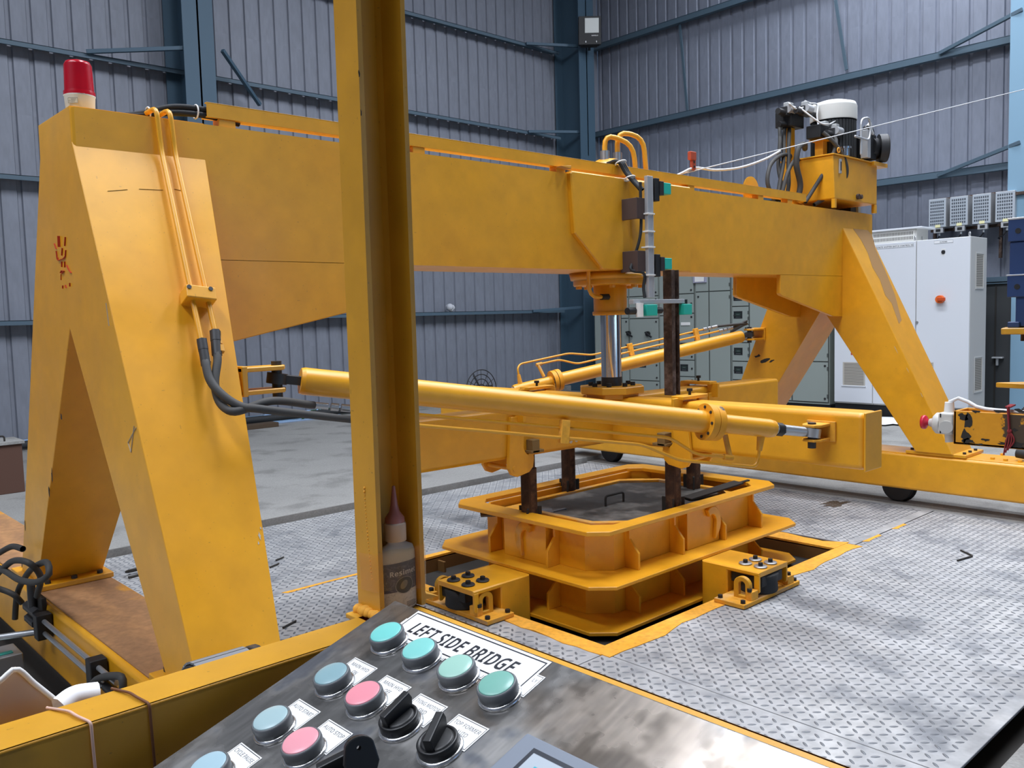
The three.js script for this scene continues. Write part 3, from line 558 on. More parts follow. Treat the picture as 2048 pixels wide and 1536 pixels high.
// ============================================================ MOULD IN THE PIT
const mould = thing('concrete_mould', 'yellow two-tier ribbed steel mould table standing in the square floor pit', 'mould', [4.12, -.6, -3.455]);
const MX0 = 3.215, MX1 = 4.985, MZ0 = -4.06, MZ1 = -2.855;
{
  const w0 = [3.36, 4.9, -3.94, -2.98];
  const t = mould, oct = (x0, x1, z0, z1, c) => [[x0 + c, z0], [x1 - c, z0], [x1, z0 + c], [x1, z1 - c], [x1 - c, z1], [x0 + c, z1], [x0, z1 - c], [x0, z0 + c]];
  const hex = (x0, x1, z0, z1) => [[x0 + .1, z0], [3.95, z0], [x1 - .1, z0], [x1, z0 + .1], [x1, z1 - .12], [x1 - .1, z1], [x0 + .1, z1], [x0, z1 - .12], [x0, z0 + .1]];
  part('top_rim', prism(oct(MX0, MX1, MZ0, MZ1, .085), 'y', .415, .44, .003, [oct(MX0 + .13, MX1 - .13, MZ0 + .1, MZ1 - .09, .08).reverse()]), M.yellow, t);
  part('recessed_plate', prism(oct(MX0 + .165, MX1 - .165, MZ0 + .135, MZ1 - .12, .08), 'y', .355, .372, .002), M.dusty, t);
  part('recess_floor', prism(oct(...w0, .12), 'y', .20, .21, 0), M.bare, t);
  part('oily_tray', prism(oct(MX0 + .34, MX1 - .17, MZ0 + .2, MZ1 - .125, .2), 'y', .372, .378, .002), M.oil, t);
  part('tray_lip', prism(oct(MX0 + .30, MX1 - .19, MZ0 + .17, MZ1 - .13, .2), 'y', .372, .395, .003, [oct(MX0 + .34, MX1 - .23, MZ0 + .21, MZ1 - .155, .19).reverse()]), M.dusty, t);
  part('middle_flange', prism(oct(3.14, 5.105, -4.15, -2.765, .10), 'y', .165, .185, .003), M.yellow, t);
  part('lower_flange', prism(oct(3.14, 5.105, -4.15, -2.765, .10), 'y', -.07, -.05, .003), M.yellow, t);
  const w = [3.335, 4.92, -3.96, -2.955];
  part('upper_wall', prism(oct(...w, .11), 'y', .185, .415, .002, [oct(w[0] + .015, w[1] - .015, w[2] + .015, w[3] - .015, .1).reverse()]), M.yellow, t);
  part('lower_wall', prism(oct(...w, .11), 'y', -.05, .165, .002), M.yellow, t);
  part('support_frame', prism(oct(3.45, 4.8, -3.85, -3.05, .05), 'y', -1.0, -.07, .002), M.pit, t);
  // gusset ribs with a curved edge
  const rib = (a, y0, y1) => [[0, y1], [.035, y1], [.035, y1 - .07], [.095, y0 + .09], [.095, y0], [0, y0]].map(([d, y]) => [a(d), y]);
  for (const x of [3.54, 3.94, 4.36, 4.76]) { part('rib', prism(rib(d => w[3] + d, .185, .415), 'x', x - .008, x + .008, .002), M.yellow, t); part('rib', prism(rib(d => w[3] + d, -.05, .165), 'x', x - .008, x + .008, .002), M.yellow, t); }
  for (const z of [-3.73, -3.26]) { part('rib', prism(rib(d => w[0] - d, .185, .415).map(([a, b]) => [a, b]), 'z', z - .008, z + .008, .002), M.yellow, t); part('rib', prism(rib(d => w[0] - d, -.05, .165), 'z', z - .008, z + .008, .002), M.yellow, t); }
  // boxed columns and the crescent catch hooks
  part('corner_box', box(4.02, 4.34, .185, .415, w[3], w[3] + .06, .004), M.yellow, t); part('corner_box', box(w[0] - .06, w[0], .185, .415, -3.64, -3.30, .004), M.yellow, t);
  const cres = (s = 1) => { const o = []; for (let i = 0; i <= 12; i++) { const a = (125 - i * 15) * R; o.push([s * .085 * Math.cos(a), .10 * Math.sin(a)]); } o.push([s * .03, -.10]); for (let i = 10; i >= 0; i--) { const a = (125 - i * 14.5) * R; o.push([s * (.043 * Math.cos(a) - .004), .055 * Math.sin(a) - .004]); } return o; };
  part('catch_hook', prism(cres(1).map(([a, b]) => [4.24 + a, .31 + b]), 'z', w[3] + .06, w[3] + .085, .004), M.yellow, t);
  part('catch_hook', prism(cres(-1).map(([a, b]) => [-3.44 + a, .31 + b]), 'x', w[0] - .085, w[0] - .06, .004), M.dusty, t);
  // arms that reach over the pit edge on to the rubber buffers
  const arm = (pts, axis, a, b) => prism(pts, axis, a, b, .006);
  part('support_arm', arm([[3.14, .165], [2.74, .165], [2.74, .14], [2.93, .14], [2.93, -.06], [3.0, -.12], [3.14, -.12]], 'z', -3.585, -3.29), M.yellow, t);
  part('support_arm', arm([[-2.765, .165], [-2.40, .165], [-2.40, .14], [-2.60, .14], [-2.60, -.06], [-2.68, -.13], [-2.765, -.13]].map(([z, y]) => [z, y]), 'x', 3.97, 4.26), M.yellow, t);
  part('support_arm', box(5.105, 5.35, .02, .165, -3.6, -3.3, .006), M.yellow, t);
  // side lips of the arms' ends
  for (const z of [-3.58, -3.295]) part('end_lip', prism([[2.742, .15], [2.775, .15], [2.775, .06], [2.765, .05], [2.75, .05], [2.742, .06]], 'z', z - .006, z + .006, .002), M.yellow, t);
  for (const x of [3.976, 4.254]) part('end_lip', prism([[-2.402, .15], [-2.435, .15], [-2.435, .06], [-2.425, .05], [-2.41, .05], [-2.402, .06]], 'x', x - .006, x + .006, .002), M.yellow, t);
  for (const [x, z] of [[2.79, -3.51], [2.89, -3.51], [2.79, -3.39], [2.89, -3.39], [4.065, -2.545], [4.165, -2.545], [4.065, -2.452], [4.165, -2.452]]) {
    const b = part('washer', turned([[0, 0], [.033, 0], [.036, .004], [.033, .01], [0, .01]], [x, .165, z], [0, 1, 0], 24), x < 3 ? M.darkSteel : M.zinc, t); part('bolt', bolt([x, .175, z], [0, 1, 0], .014, .016), M.black, b);
  }
  const h = part('lift_handle', pipe([[3.94, .376, -3.44], [3.94, .44, -3.44], [4.11, .44, -3.44], [4.11, .376, -3.44]], .007, .02, 8), M.bare, t);
}
const postSpots = [['leftmost of the four rusty lifting posts on the mould, below the left hook', 3.36, -3.51, 0], ['rusty lifting post at the back edge of the mould top', 4.10, -3.9, 1], ['front rusty lifting post on the mould, below the front hook', 4.085, -3.04, 2], ['dark rusty lifting post on the right of the mould, half hidden', 4.74, -3.36, 3]];
const postProto = (() => {
  const t = thing('lifting_post', postSpots[0][0], 'post', [3.36, .372, -3.51], 'lifting posts on the mould');
  const x = 3.36, z = -3.51, b = mat({ map: T.rust, color: 0xd8b890, roughness: .8 }, .4);
  part('tube', [rod([x, .372, z], [x, .69, z], .046, .046, 24)], b, t); part('neck', rod([x, .69, z], [x, .77, z], .038, .038, 24), b, t);
  for (const a of [.4, 2.5, 4.6]) { const d = V(Math.cos(a), 0, Math.sin(a)); part('fin', bar(V(x, .41, z).addScaledVector(d, .04), V(x, .41, z).addScaledVector(d, .075), .012, .11, .003), M.bare, t); }
  const d = V(-.55, 0, .83).normalize(), e = V(.35, 0, .94); for (const y of [.45, .53, .62]) part('peg_hole', rod(V(x, y, z).addScaledVector(e, .0445), V(x, y, z).addScaledVector(e, .0468), .009, .009, 12), M.bare, t);
  return t;
})();
for (const [label, x, z, i] of postSpots.slice(1)) { const c = postProto.clone(); c.name = numbered('lifting_post'); c.position.set(x, .372, z); c.rotation.y = 0; c.userData = { ...postProto.userData, label }; scene.add(c); }
for (const [p, q, w, l] of [[[2.86 + .42, .383, -3.85], [3.62, .383, -3.58], .1, 'flat grey steel bar lying on the mould top behind the left post'], [[4.40, .388, -3.17], [4.80, .445, -3.05], .09, 'dark flat bar lying at the right front edge of the mould top']])
  single('flat_bar', [bar(p, q, w, .012, .002), bar([q[0], q[1] - .004, q[2]], [q[0] + .1, q[1], q[2] + .01], .02, .01, .002)], l.startsWith('flat') ? mat({ color: 0x6f7276, roughness: .6, metalness: .3 }) : M.bare, l, 'steel bar');
// ---- rubber buffers on their base plates
function buffer(label, x, z, alongX) {
  const t = thing('rubber_buffer', label, 'buffer', [x, 0, z], 'rubber buffers at the pit edge'); const W = (a, b) => (alongX ? [x + a, z + b] : [x + b * -1, z - a]);
  const bx = (a0, a1, y0, y1, b0, b1, r) => { const [p, q] = W(a0, b0), [u, v] = W(a1, b1); return box(Math.min(p, u), Math.max(p, u), y0, y1, Math.min(q, v), Math.max(q, v), r); };
  part('base_plate', bx(-.285, .285, .004, .028, -.095, .09, .004), M.dusty, t);
  part('buffer_body', turned([[0, 0], [.1, 0], [.105, .008], [.1, .06], [.108, .1], [0, .11]], [x, .028, z]), M.rubber, t);
  part('buffer_case', bx(-.105, .105, .075, .136, -.105, .085, .006), M.black, t);
  for (const s of [-1, 1]) {
    const [ex, ez] = W(s * .185, s > 0 ? .0 : .02), eye = [];
    for (let i = 0; i <= 12; i++) { const a = Math.PI * i / 12; eye.push([-.05 * Math.cos(a), .1 + .045 * Math.sin(a)]); }
    const outl = [[-.05, .024], ...eye, [.05, .024]], hole = [[-.02, .045], ...Array.from({ length: 9 }, (_, i) => [-.02 * Math.cos(Math.PI * i / 8), .1 + .02 * Math.sin(Math.PI * i / 8)]), [.02, .045]].reverse();
    const g = alongX ? prism(outl.map(([a, b]) => [ez + a, b]), 'x', ex - .013, ex + .013, .003, [hole.map(([a, b]) => [ez + a, b])]) : prism(outl.map(([a, b]) => [ex + a, b]), 'z', ez - .013, ez + .013, .003, [hole.map(([a, b]) => [ex + a, b])]);
    const sh = part('lifting_eye', g, M.lemon, t);
    part('eye_block', [bx(s * .185 - .02, s * .185 + .045 * 1, .026, .075, .05, .085, .004)], M.curb, t);
    parts('bolt', [[s * .262, -.07], [s * .262, .068], [s * .2, .068]].map(([a, b], i) => bolt([...W(a, b).slice(0, 1), i === 2 ? .075 : .028, W(a, b)[1]], [0, 1, 0], .014, .016)), M.black, t);
  }
  return t;
}
buffer('black rubber buffer on the right pit edge under the sunlit mould arm', 4.105, -2.49, true);
buffer('black rubber buffer on the left pit edge close behind the yellow column', 2.845, -3.49, false);

// ============================================================ OPERATOR'S CONSOLE IN THE FOREGROUND
const frameY = 1.22;
const rack = thing('console_frame', 'lemon yellow steel channel frame with an upright column carrying the operator console', 'steel frame', [.55, 0, -.79]);
{
  const t = rack, y = frameY;
  // channel along x behind the console, channel along z in front of it, upright
  part('cross_channel', [box(-1.3, .53, y - .006, y, -.813, -.757, .002), box(-1.3, .53, y - .13, y, -.763, -.757, .002), box(-1.3, .53, y - .13, y - .124, -.813, -.757, .002)], M.lemon, t);
  part('edge_channel', [box(.505, .580, y - .006, y, -.835, .9, .002), box(.574, .580, y - .13, y, -.835, .9, .002)], M.lemon, t);
  const cz0 = -.833, cz1 = -.789, a = .522, b = .585, top = 2.7;
  part('column', [prism([[a, cz1], [a, cz0], [b, cz0], [b, cz1], [b - .006, cz1], [b - .0095, cz0 + .012], [b - .014, cz0 + .006], [a + .012, cz0 + .006], [a + .0075, cz0 + .012], [a + .006, cz1]], 'y', y, top, .0012)], M.lemon, t);
  part('column_foot', [prism([[b - .001, y], [b + .03, y], [b + .012, y + .008], [b + .003, y + .022], [b - .001, y + .05]], 'z', cz0, cz0 + .03, .001)], M.lemon, t);
  const wd = []; for (let i = 0; i < 7; i++) wd.push(new THREE.SphereGeometry(.006 + .003 * rnd(), 8, 6).translate(a - .003, y + .002, cz0 + .005 + i * .007)); part('weld_bead', wd, M.curb, t);
  for (const [x, z] of [[.54, -.80], [.54, .86], [-1.26, -.785]]) part('leg', box(x - .03, x + .03, 0, y - .13, z - .03, z + .03, .004), M.lemon, t);
  const drip = []; for (let i = 0; i < 26; i++) { const k = i / 26, p = at(729 + 16 * k ** 1.4, 976 + 190 * k, 'x', a - .0002); drip.push(new THREE.SphereGeometry(i < 2 ? .0017 : .0006 + .0004 * rnd(), 6, 5).translate(p.x, p.y, p.z)); } part('paint_run', drip, M.curb, t).userData.kind = 'stuff';
  parts('paint_chip', [[718, 148, .0016, .008], [722, 226, .0014, .006]].map(([x, y2, w, h]) => chip(at(x, y2, 'z', cz1 + .0006), V(1, 0, 0), V(0, 1, 0), w, h)), M.bare, t);
}
const c18 = Math.cos(18 * R), s18 = Math.sin(18 * R);
const TL = V(.501, 1.26, -.729), cu = V(0, 0, 1), cv = V(c18, s18, 0), cn = V(-s18, c18, 0);
const onPanel = (px, py, h = 0) => atPlane(px, py, TL.clone().addScaledVector(cn, h), cn);
const pp = (a, b, h = 0) => TL.clone().addScaledVector(cu, a).addScaledVector(cv, -b).addScaledVector(cn, h);
const consoleT = thing('control_console', 'sloping stainless steel control console with rows of push buttons, knobs and printed labels', 'control panel', [.2, 0, -.3]);
{
  const t = consoleT;
  const place = g => g.applyMatrix4(basis(cu, cv, cn, V(0, 0, 0)));
  part('panel', (() => { const g = new RoundedBoxGeometry(1.05, .66, .004, 2, .0019); return place(g).translate(...pp(.525, .33, -.002).toArray()); })(), M.stainless, t);
  part('cabinet', [prism([[.495, 1.253], [.495, .35], [-.10, .35], [-.10, 1.06]], 'z', -.722, .315, .004)], M.zinc, t);
  part('plinth', box(-.05, .45, 0, .35, -.66, .26, .004), M.darkSteel, t);
  // printed labels
  const lbl = (w, h, draw) => canvasTex(w, h, (g) => { g.fillStyle = '#f3f3f1'; g.fillRect(0, 0, w, h); g.fillStyle = '#20242c'; g.strokeStyle = '#20242c'; g.textAlign = 'center'; g.textBaseline = 'middle'; draw(g, w, h); });
  const title = lbl(1024, 190, (g, w, h) => { g.lineWidth = 7; g.strokeRect(16, 16, w - 32, h - 32); g.font = 'bold 104px sans-serif'; g.save(); g.translate(w / 2 - 20, h / 2 + 6); g.transform(1, 0, -.16, 1, 0, 0); const s = 800 / g.measureText('LEFT SIDE BRIDGE').width; g.scale(s, 1.02); g.fillText('LEFT SIDE BRIDGE', 0, 0); g.restore(); });
  const A = onPanel(837.5, 1223), B = onPanel(1104, 1326), Cc = onPanel(807, 1244), wT = A.distanceTo(B), hT = .040;
  part('title_label', plate(A.clone().add(B).multiplyScalar(.5).addScaledVector(cv, -hT / 2), cu, cv, wT, hT, .0008), mat({ map: title, roughness: .35 }), t);
  const small = {}, lab = txt => small[txt] ??= mat({ map: lbl(256, 176, (g, w, h) => { g.lineWidth = 4; g.strokeRect(9, 9, w - 18, h - 18); const [p, q] = txt.split('|'); g.font = '36px sans-serif'; const m = g.measureText(p).width; g.save(); g.translate(w / 2, 48); g.scale(Math.min(1.1, 214 / m), 1); g.fillText(p, 0, 0); g.restore(); if (q) g.fillText(q, w / 2 + 10, 96); }), roughness: .4 });
  const chromeRing = mat({ color: 0xe2e2e2, roughness: .22, metalness: .9 }), bezel = mat({ color: 0x66696c, roughness: .45 }), knobM = mat({ color: 0x141517, roughness: .42 });
  const lens = c => mat({ color: c, roughness: .3 });
  const turnedN = (prof, o, seg = 36) => turned(prof, o, cn, seg);
  const specs = [
    [779.6, 1287, 'CYLINDER|', 0x78cfc8, 1], [845, 1321, 'MAIN CYLINDER|UP', 0x80c9c2, 1], [919, 1357.5, 'LOCKING CLY|ON', 0x98c2b4, 1], [1000.5, 1393, 'LOCKING CLY|OFF', 0x74a99c, 1],
    [670.5, 1371, 'MAIN HYD|ON', 0x88a9b0, 1], [734.5, 1411, 'MAIN HYD|OFF', 0xe8929f, 1], [803, 1453, 'TYING MOTOR|FWD', 0, 1], [881, 1500, 'TOP FORMER|AUTO', 0, 1],
    [551, 1460.5, 'AUTO START|', 0xa2bcc0, 1], [611, 1507, 'AUTO STOP|', 0xe59ba6, 1], [684, 1562, 'KEY|', 0, 0], [427, 1556, 'CYCLE PAUSE|', 0xa2bfca, 1],
  ];
  specs.forEach(([px, py, txt, col, hasLabel], i) => {
    const o = onPanel(px, py), k = 1;
    if (hasLabel) part('button_label', plate(o.clone().addScaledVector(cv, .0215).addScaledVector(cu, .001), cu, cv, .037, .027, .0007), lab(txt), t);
    if (col) {
      const b = part('push_button', turnedN([[0, .002], [.0166, .002], [.0168, .0075], [.0172, .0088], [.0170, .0118], [.0160, .0130], [.0152, .0130], [.0152, .0118], [0, .0118]], o), bezel, t);
      part('lens', turnedN([[.0151, .0118], [.0150, .0128], [.0145, .0138], [.009, .0145], [0, .0148]], o), lens(col), b);
      part('ring', turnedN([[.0150, 0], [.0188, 0], [.0188, .0016], [.0176, .003], [.0165, .003]], o), chromeRing, b);
    } else {
      const b = part('selector_knob', turnedN([[0, .002], [.0170, .002], [.0166, .0095], [.0158, .0105], [.014, .0105], [.0138, .0095], [.0126, .0095], [.0122, .0115], [0, .0115]], o), knobM, t);
      part('ring', turnedN([[.0150, 0], [.0192, 0], [.0192, .0016], [.018, .003], [.0165, .003]], o), chromeRing, b);
      const ang = i === 6 ? 93 * R : i === 7 ? 116 * R : 60 * R, d = cu.clone().multiplyScalar(Math.cos(ang)).addScaledVector(cv, Math.sin(ang)), q = o.clone().addScaledVector(cn, .0100);
      const lev = new THREE.ExtrudeGeometry(new THREE.Shape([[-.0125, 0], [.0125, 0], [.0150, .008], [.0138, .0125], [-.0125, .0095]].map(p => new THREE.Vector2(...p))), { depth: .005, bevelEnabled: true, bevelSize: .0010, bevelThickness: .0012, bevelSegments: 2 }).translate(0, 0, -.0025);
      part('lever', lev.applyMatrix4(basis(d, cn, new THREE.Vector3().crossVectors(d, cn), q)), knobM, b);
      part('pointer_mark', bar(q.clone().addScaledVector(d, .0085).addScaledVector(cn, .0120), q.clone().addScaledVector(d, .0130).addScaledVector(cn, .0128), .0016, .001, 0, cn), M.white, b);
    }
  });
  { // key in the key switch: rounded black head with a hole
    const o = onPanel(734, 1588), top = o.clone().addScaledVector(cn, .012), n = V(-.30, .28, .9).normalize(), u = V(1, 0, .33).normalize(), up = new THREE.Vector3().crossVectors(n, u);
    const sw = part('key_switch', [turnedN([[0, .0], [.0145, 0], [.0145, .01], [.012, .012], [0, .012]], o)], knobM, t);
    const head = new THREE.Shape([...Array.from({ length: 13 }, (_, i) => { const a = Math.PI * (1 - i / 12); return new THREE.Vector2(.0098 * Math.cos(a), .024 + .007 * Math.sin(a)); }), new THREE.Vector2(.0122, .013), new THREE.Vector2(.007, .0), new THREE.Vector2(-.007, .0), new THREE.Vector2(-.0115, .014)]);
    head.holes.push(new THREE.Path(ring(12, -.001, .024, .0017).map(p => new THREE.Vector2(...p)).reverse()));
    part('key', new THREE.ExtrudeGeometry(head, { depth: .005, bevelEnabled: true, bevelSize: .0012, bevelThickness: .0012, bevelSegments: 2 }).applyMatrix4(basis(u, up, n, top)), knobM, sw);
  }
  { // operator display at the lower right edge
    const P = onPanel(1071, 1506), u = cu, w = .3, h = .22, c = P.clone().addScaledVector(u, w / 2 - .017).addScaledVector(cv, -h / 2 + .010);
    const g = new RoundedBoxGeometry(w, h, .004, 3, .0018).applyMatrix4(basis(cu, cv, cn, c.clone().addScaledVector(cn, .002)));
    const d = part('display', g, mat({ color: 0x727a86, roughness: .5 }), t);
    const tx = canvasTex(512, 360, (g2, W, H) => { g2.fillStyle = '#a9b2ba'; g2.fillRect(0, 0, W, H); g2.strokeStyle = '#30343c'; g2.lineWidth = 8; g2.strokeRect(3, 3, W - 6, H - 6); g2.fillStyle = '#2aa0b4'; g2.fillRect(26, 24, 190, 54); g2.fillStyle = '#e8f6f8'; g2.font = 'bold 40px sans-serif'; g2.textBaseline = 'middle'; g2.fillText('SIEMENS', 34, 53); g2.fillStyle = '#5f6a76'; g2.fillRect(40, 110, W - 80, H - 150); });
    part('screen', plate(c.clone().addScaledVector(cn, .0041), cu, cv, w - .034, h - .020, .0006), mat({ map: tx, roughness: .3 }), d);
  }
}
{ // ---- bottle of adhesive standing in the column
  const x = .5537, z = -.8, y = frameY, t = thing('squeeze_bottle', 'dusty white squeeze bottle with a pink nozzle standing in the yellow column', 'bottle', [x, y, z]);
  const flat = (g) => { g.translate(-x, 0, -z); g.scale(1, 1, .42); return g.translate(x, 0, z); };
  const H = at(797, 1094, 'z', z).y - y;
  part('body', flat(clean(turned([[0, 0], [.0230, 0], [.0252, .003], [.0252, H - .006], [.0225, H + .001], [.012, H + .006], [.0105, H + .008], [.0105, H + .012], [0, H + .012]], [x, y, z], [0, 1, 0], 40))), mat({ color: 0xb9aea0, roughness: .6 }), t);
  part('cap', turned([[0, H + .009], [.0125, H + .009], [.0125, H + .028], [.0115, H + .03], [0, H + .03]], [x, y, z], [0, 1, 0], 30), mat({ color: 0xb59f8e, roughness: .55 }), t);
  part('nozzle', turned([[.0115, H + .029], [.011, H + .035], [.006, H + .042], [.0042, H + .05], [.0018, H + .071], [0, H + .0715]], [x, y, z], [0, 1, 0], 24), mat({ color: 0x9a5f56, roughness: .4 }), t);
  const tx = canvasTex(512, 640, (g, w, h) => { g.fillStyle = '#b5aa9d'; g.fillRect(0, 0, w, h); g.fillStyle = '#4a434c'; g.fillRect(0, 20, w, 380); g.fillStyle = '#8f877f'; for (let i = 0; i < 300; i++) { g.globalAlpha = .25; g.beginPath(); g.ellipse(rnd() * w, rnd() * h, 4 + rnd() * 40, 2 + rnd() * 10, rnd() * 3, 0, 7); g.fill(); } g.globalAlpha = 1; g.fillStyle = '#b9b2b0'; g.font = 'bold 92px sans-serif'; g.textAlign = 'center'; g.fillText('Resimet', w / 2 + 30, 190); g.strokeStyle = '#8d857e'; g.lineWidth = 6; g.beginPath(); g.arc(w / 2 + 30, 330, 110, 0, 7); g.stroke(); g.fillStyle = '#3b332c'; g.beginPath(); g.arc(w / 2 + 30, 330, 104, 0, 7); g.fill(); g.fillStyle = '#746a5c'; g.beginPath(); g.ellipse(w / 2 + 20, 320, 40, 60, .5, 0, 7); g.fill(); g.fillStyle = '#2b2622'; for (let i = 0; i < 5; i++) g.fillRect(300, 560 + i * 15, 130 + (i * 37) % 60, 6); });
  const lb = clean(new THREE.CylinderGeometry(.0255, .0255, H - .016, 30, 1, true, -1.15, 2.3)).translate(x, y + (H - .01) / 2, z);
  part('label', flat(lb), mat({ map: tx, roughness: .6, side: THREE.DoubleSide }), t);
  const film = mat({ physical: true, color: 0xfff8ea, roughness: .22, transmission: 1, thickness: 0, ior: 1.3, side: THREE.DoubleSide });
  const za = -.786, pts = [[.5213, -.826], [.5213, -.789], [.526, za], [.545, za - .0018], [.556, za - .0005], [.57, za - .0015], [.585, -.787], [.5863, -.80], [.5863, -.83]];
  const path = new THREE.CatmullRomCurve3(pts.map(([a, b]) => V(a, 0, b))), pos = [], nW = 40;
  const g = new THREE.PlaneGeometry(1, 1, nW, 4), P = g.attributes.position;
  for (let i = 0; i < P.count; i++) { const u = P.getX(i) + .5, v = P.getY(i) + .5, q = path.getPoint(u), wob = .0008 * Math.sin(u * 40 + v * 5); P.setXYZ(i, q.x, y + .026 + v * .042 + .004 * Math.sin(u * 7) + u * .012 * v, q.z + wob); } g.computeVertexNormals();
  single('clear_tape', g, film, 'clear sticky tape wrapped round the column to hold the squeeze bottle', 'tape');
}
{ // ---- binding wires round the cross channel
  const loop = (x, d, y = frameY) => pipe([[x - d, y + .001, -.815], [x - d * .4, y + .0025, -.79], [x - d * .3, y + .0025, -.775], [x, y + .0015, -.756], [x, y - .02, -.7545], [x + .003, y - .13, -.7545]], .0013, .004, 6);
  single('binding_wire', loop(at(180, 1446, 'y', frameY).x, .018), mat({ color: 0xd8b2a0, roughness: .6 }), 'pale pink wire loop round the cross channel beside the papers', 'wire');
  single('binding_wire', loop(at(292, 1405, 'y', frameY).x, .012), mat({ color: 0x6e4426, roughness: .7 }), 'thin brown wire hanging round the cross channel right of the papers', 'wire');
}
{ // ---- papers behind the channel
  const z = -.87, sheet = (pts, m, label, thick = .004) => { const w = pts.map(([x, y, dz = 0]) => at(x, y, 'z', z + dz)); const s = new THREE.Shape(w.map(p => new THREE.Vector2(p.x, p.y))); return single('paper', new THREE.ExtrudeGeometry(s, { depth: thick, bevelEnabled: true, bevelSize: .001, bevelThickness: .001, bevelSegments: 1 }).translate(0, 0, z), m, label, 'paper'); };
  sheet([[-160, 1480], [-60, 1400], [8, 1352], [30, 1336], [44, 1344], [95, 1388], [140, 1424], [150, 1470], [-160, 1500]], mat({ color: 0xc9b5a0, roughness: .8 }), 'folded tan document folder tucked behind the yellow cross channel');
  const q = at(20, 1346, 'z', z + .006); single('paper', hose([at(-40, 1392, 'z', z + .008), at(5, 1358, 'z', z + .01), at(30, 1338, 'z', z + .008), at(70, 1368, 'z', z + .006), at(140, 1424, 'z', z + .006)], .0025, 20), M.white, 'white rolled edge of the sheets inside the tan folder', 'paper');
  single('paper', [hose([[at(118, 1406, 'z', -.84).x, 1.207, -.838], [at(150, 1396, 'z', -.84).x, 1.211, -.842], [at(196, 1388, 'z', -.84).x, 1.209, -.84]], .0115, 20)], mat({ color: 0xfafafa, roughness: .7 }), 'short roll of white paper lying behind the cross channel', 'paper');
  single('paper_tray', [box(-.5, .2, 1.165, 1.17, -.93, -.813, .002), box(-.5, .2, 1.17, 1.20, -.934, -.93, .001)], M.lemon, 'small yellow ledge behind the cross channel that holds the papers', 'ledge');
}

// ============================================================ ON THE GANTRY'S LEFT BASE BEAM
{
  const x = .935, S = (px, py, d = 0) => at(px, py, 'x', x - d);
  const t = thing('hydraulic_manifold', 'pair of grey hydraulic pipes with black clamps along the side of the left base beam', 'hydraulic pipes', [x - .03, .137, -3.4]);
  for (const [y, n] of [[.372, 0], [.322, 1]]) part('pipe', rod([x - .03, y, -3.98], [x - .03, y, -2.95], .0095, .0095, 12), M.zinc, t);
  for (const z of [-3.83, -3.16]) part('clamp', [box(x - .058, x + .001, .295, .40, z - .028, z + .028, .005)], M.black, t);
  part('tee', [rod([x - .03, .38, -4.06], [x - .03, .38, -3.9], .02, .02, 6), rod([x - .03, .33, -4.05], [x - .03, .33, -3.93], .019, .019, 6), rod([x - .03, .38, -3.97], [x - .03, .50, -3.97], .017, .017, 6), rod([x - .03, .33, -3.06], [x - .03, .33, -2.96], .018, .018, 6)], M.darkSteel, t);
  part('dust_guard', bar([x - .002, .30, -3.98], [x - .002, .44, -3.98], .02, .16, .004), M.bare, t);
  const H = (label, pts, r = .0125) => single('hydraulic_hose', hose(pts, r, 50, 10), M.hose, label, 'hose');
  H('grey hydraulic hose arching high from the pipe tee at the left base beam', [S(74, 1192, .03), S(80, 1150, .05), S(60, 1127, .09), S(30, 1121, .12), S(5, 1138, .14), S(-30, 1180, .15)]);
  H('hydraulic hose curled into a loop in front of the far left leg', [S(30, 1238, .05), S(34, 1190, .04), S(50, 1155, .03), S(75, 1130, .05), S(96, 1128, .06), S(98, 1148, .07), S(78, 1163, .09), S(40, 1160, .12), S(10, 1142, .14), S(-40, 1120, .16)]);
  H('thicker hydraulic hose running in low from the left edge', [S(44, 1206, .03), S(28, 1190, .06), S(0, 1178, .1), S(-50, 1170, .14)]);
  H('hydraulic hose draped over the far end of the left base beam', [S(46, 1098, .0), S(25, 1093, .02), S(0, 1105, .05), S(-40, 1135, .08)], .0135);
  H('short hydraulic hose bent in a hook at the near clamp of the base beam', [[x - .03, .33, -2.97], S(246, 1375, .05), S(245, 1358, .05), S(222, 1352, .05), S(190, 1362, .05), S(168, 1395, .05)], .0125);
  const b = thing('valve_block', 'small grey valve block with a teal tag beside the left base beam', 'valve', [x - .13, 0, -4.1]);
  part('post', box(x - .2, x - .09, 0, .10, -4.15, -4.02, .004), M.darkSteel, b); part('block', box(x - .2, x - .07, .10, .20, -4.16, -4.0, .005), M.zinc, b);
  part('tag', box(x - .17, x - .1, .20, .204, -4.06, -4.03, .001), mat({ color: 0x2f9a8c, roughness: .5 }), b); part('bar', rod([x - .5, .235, -4.32], [x - .03, .29, -3.95], .013), M.zinc, b);
}
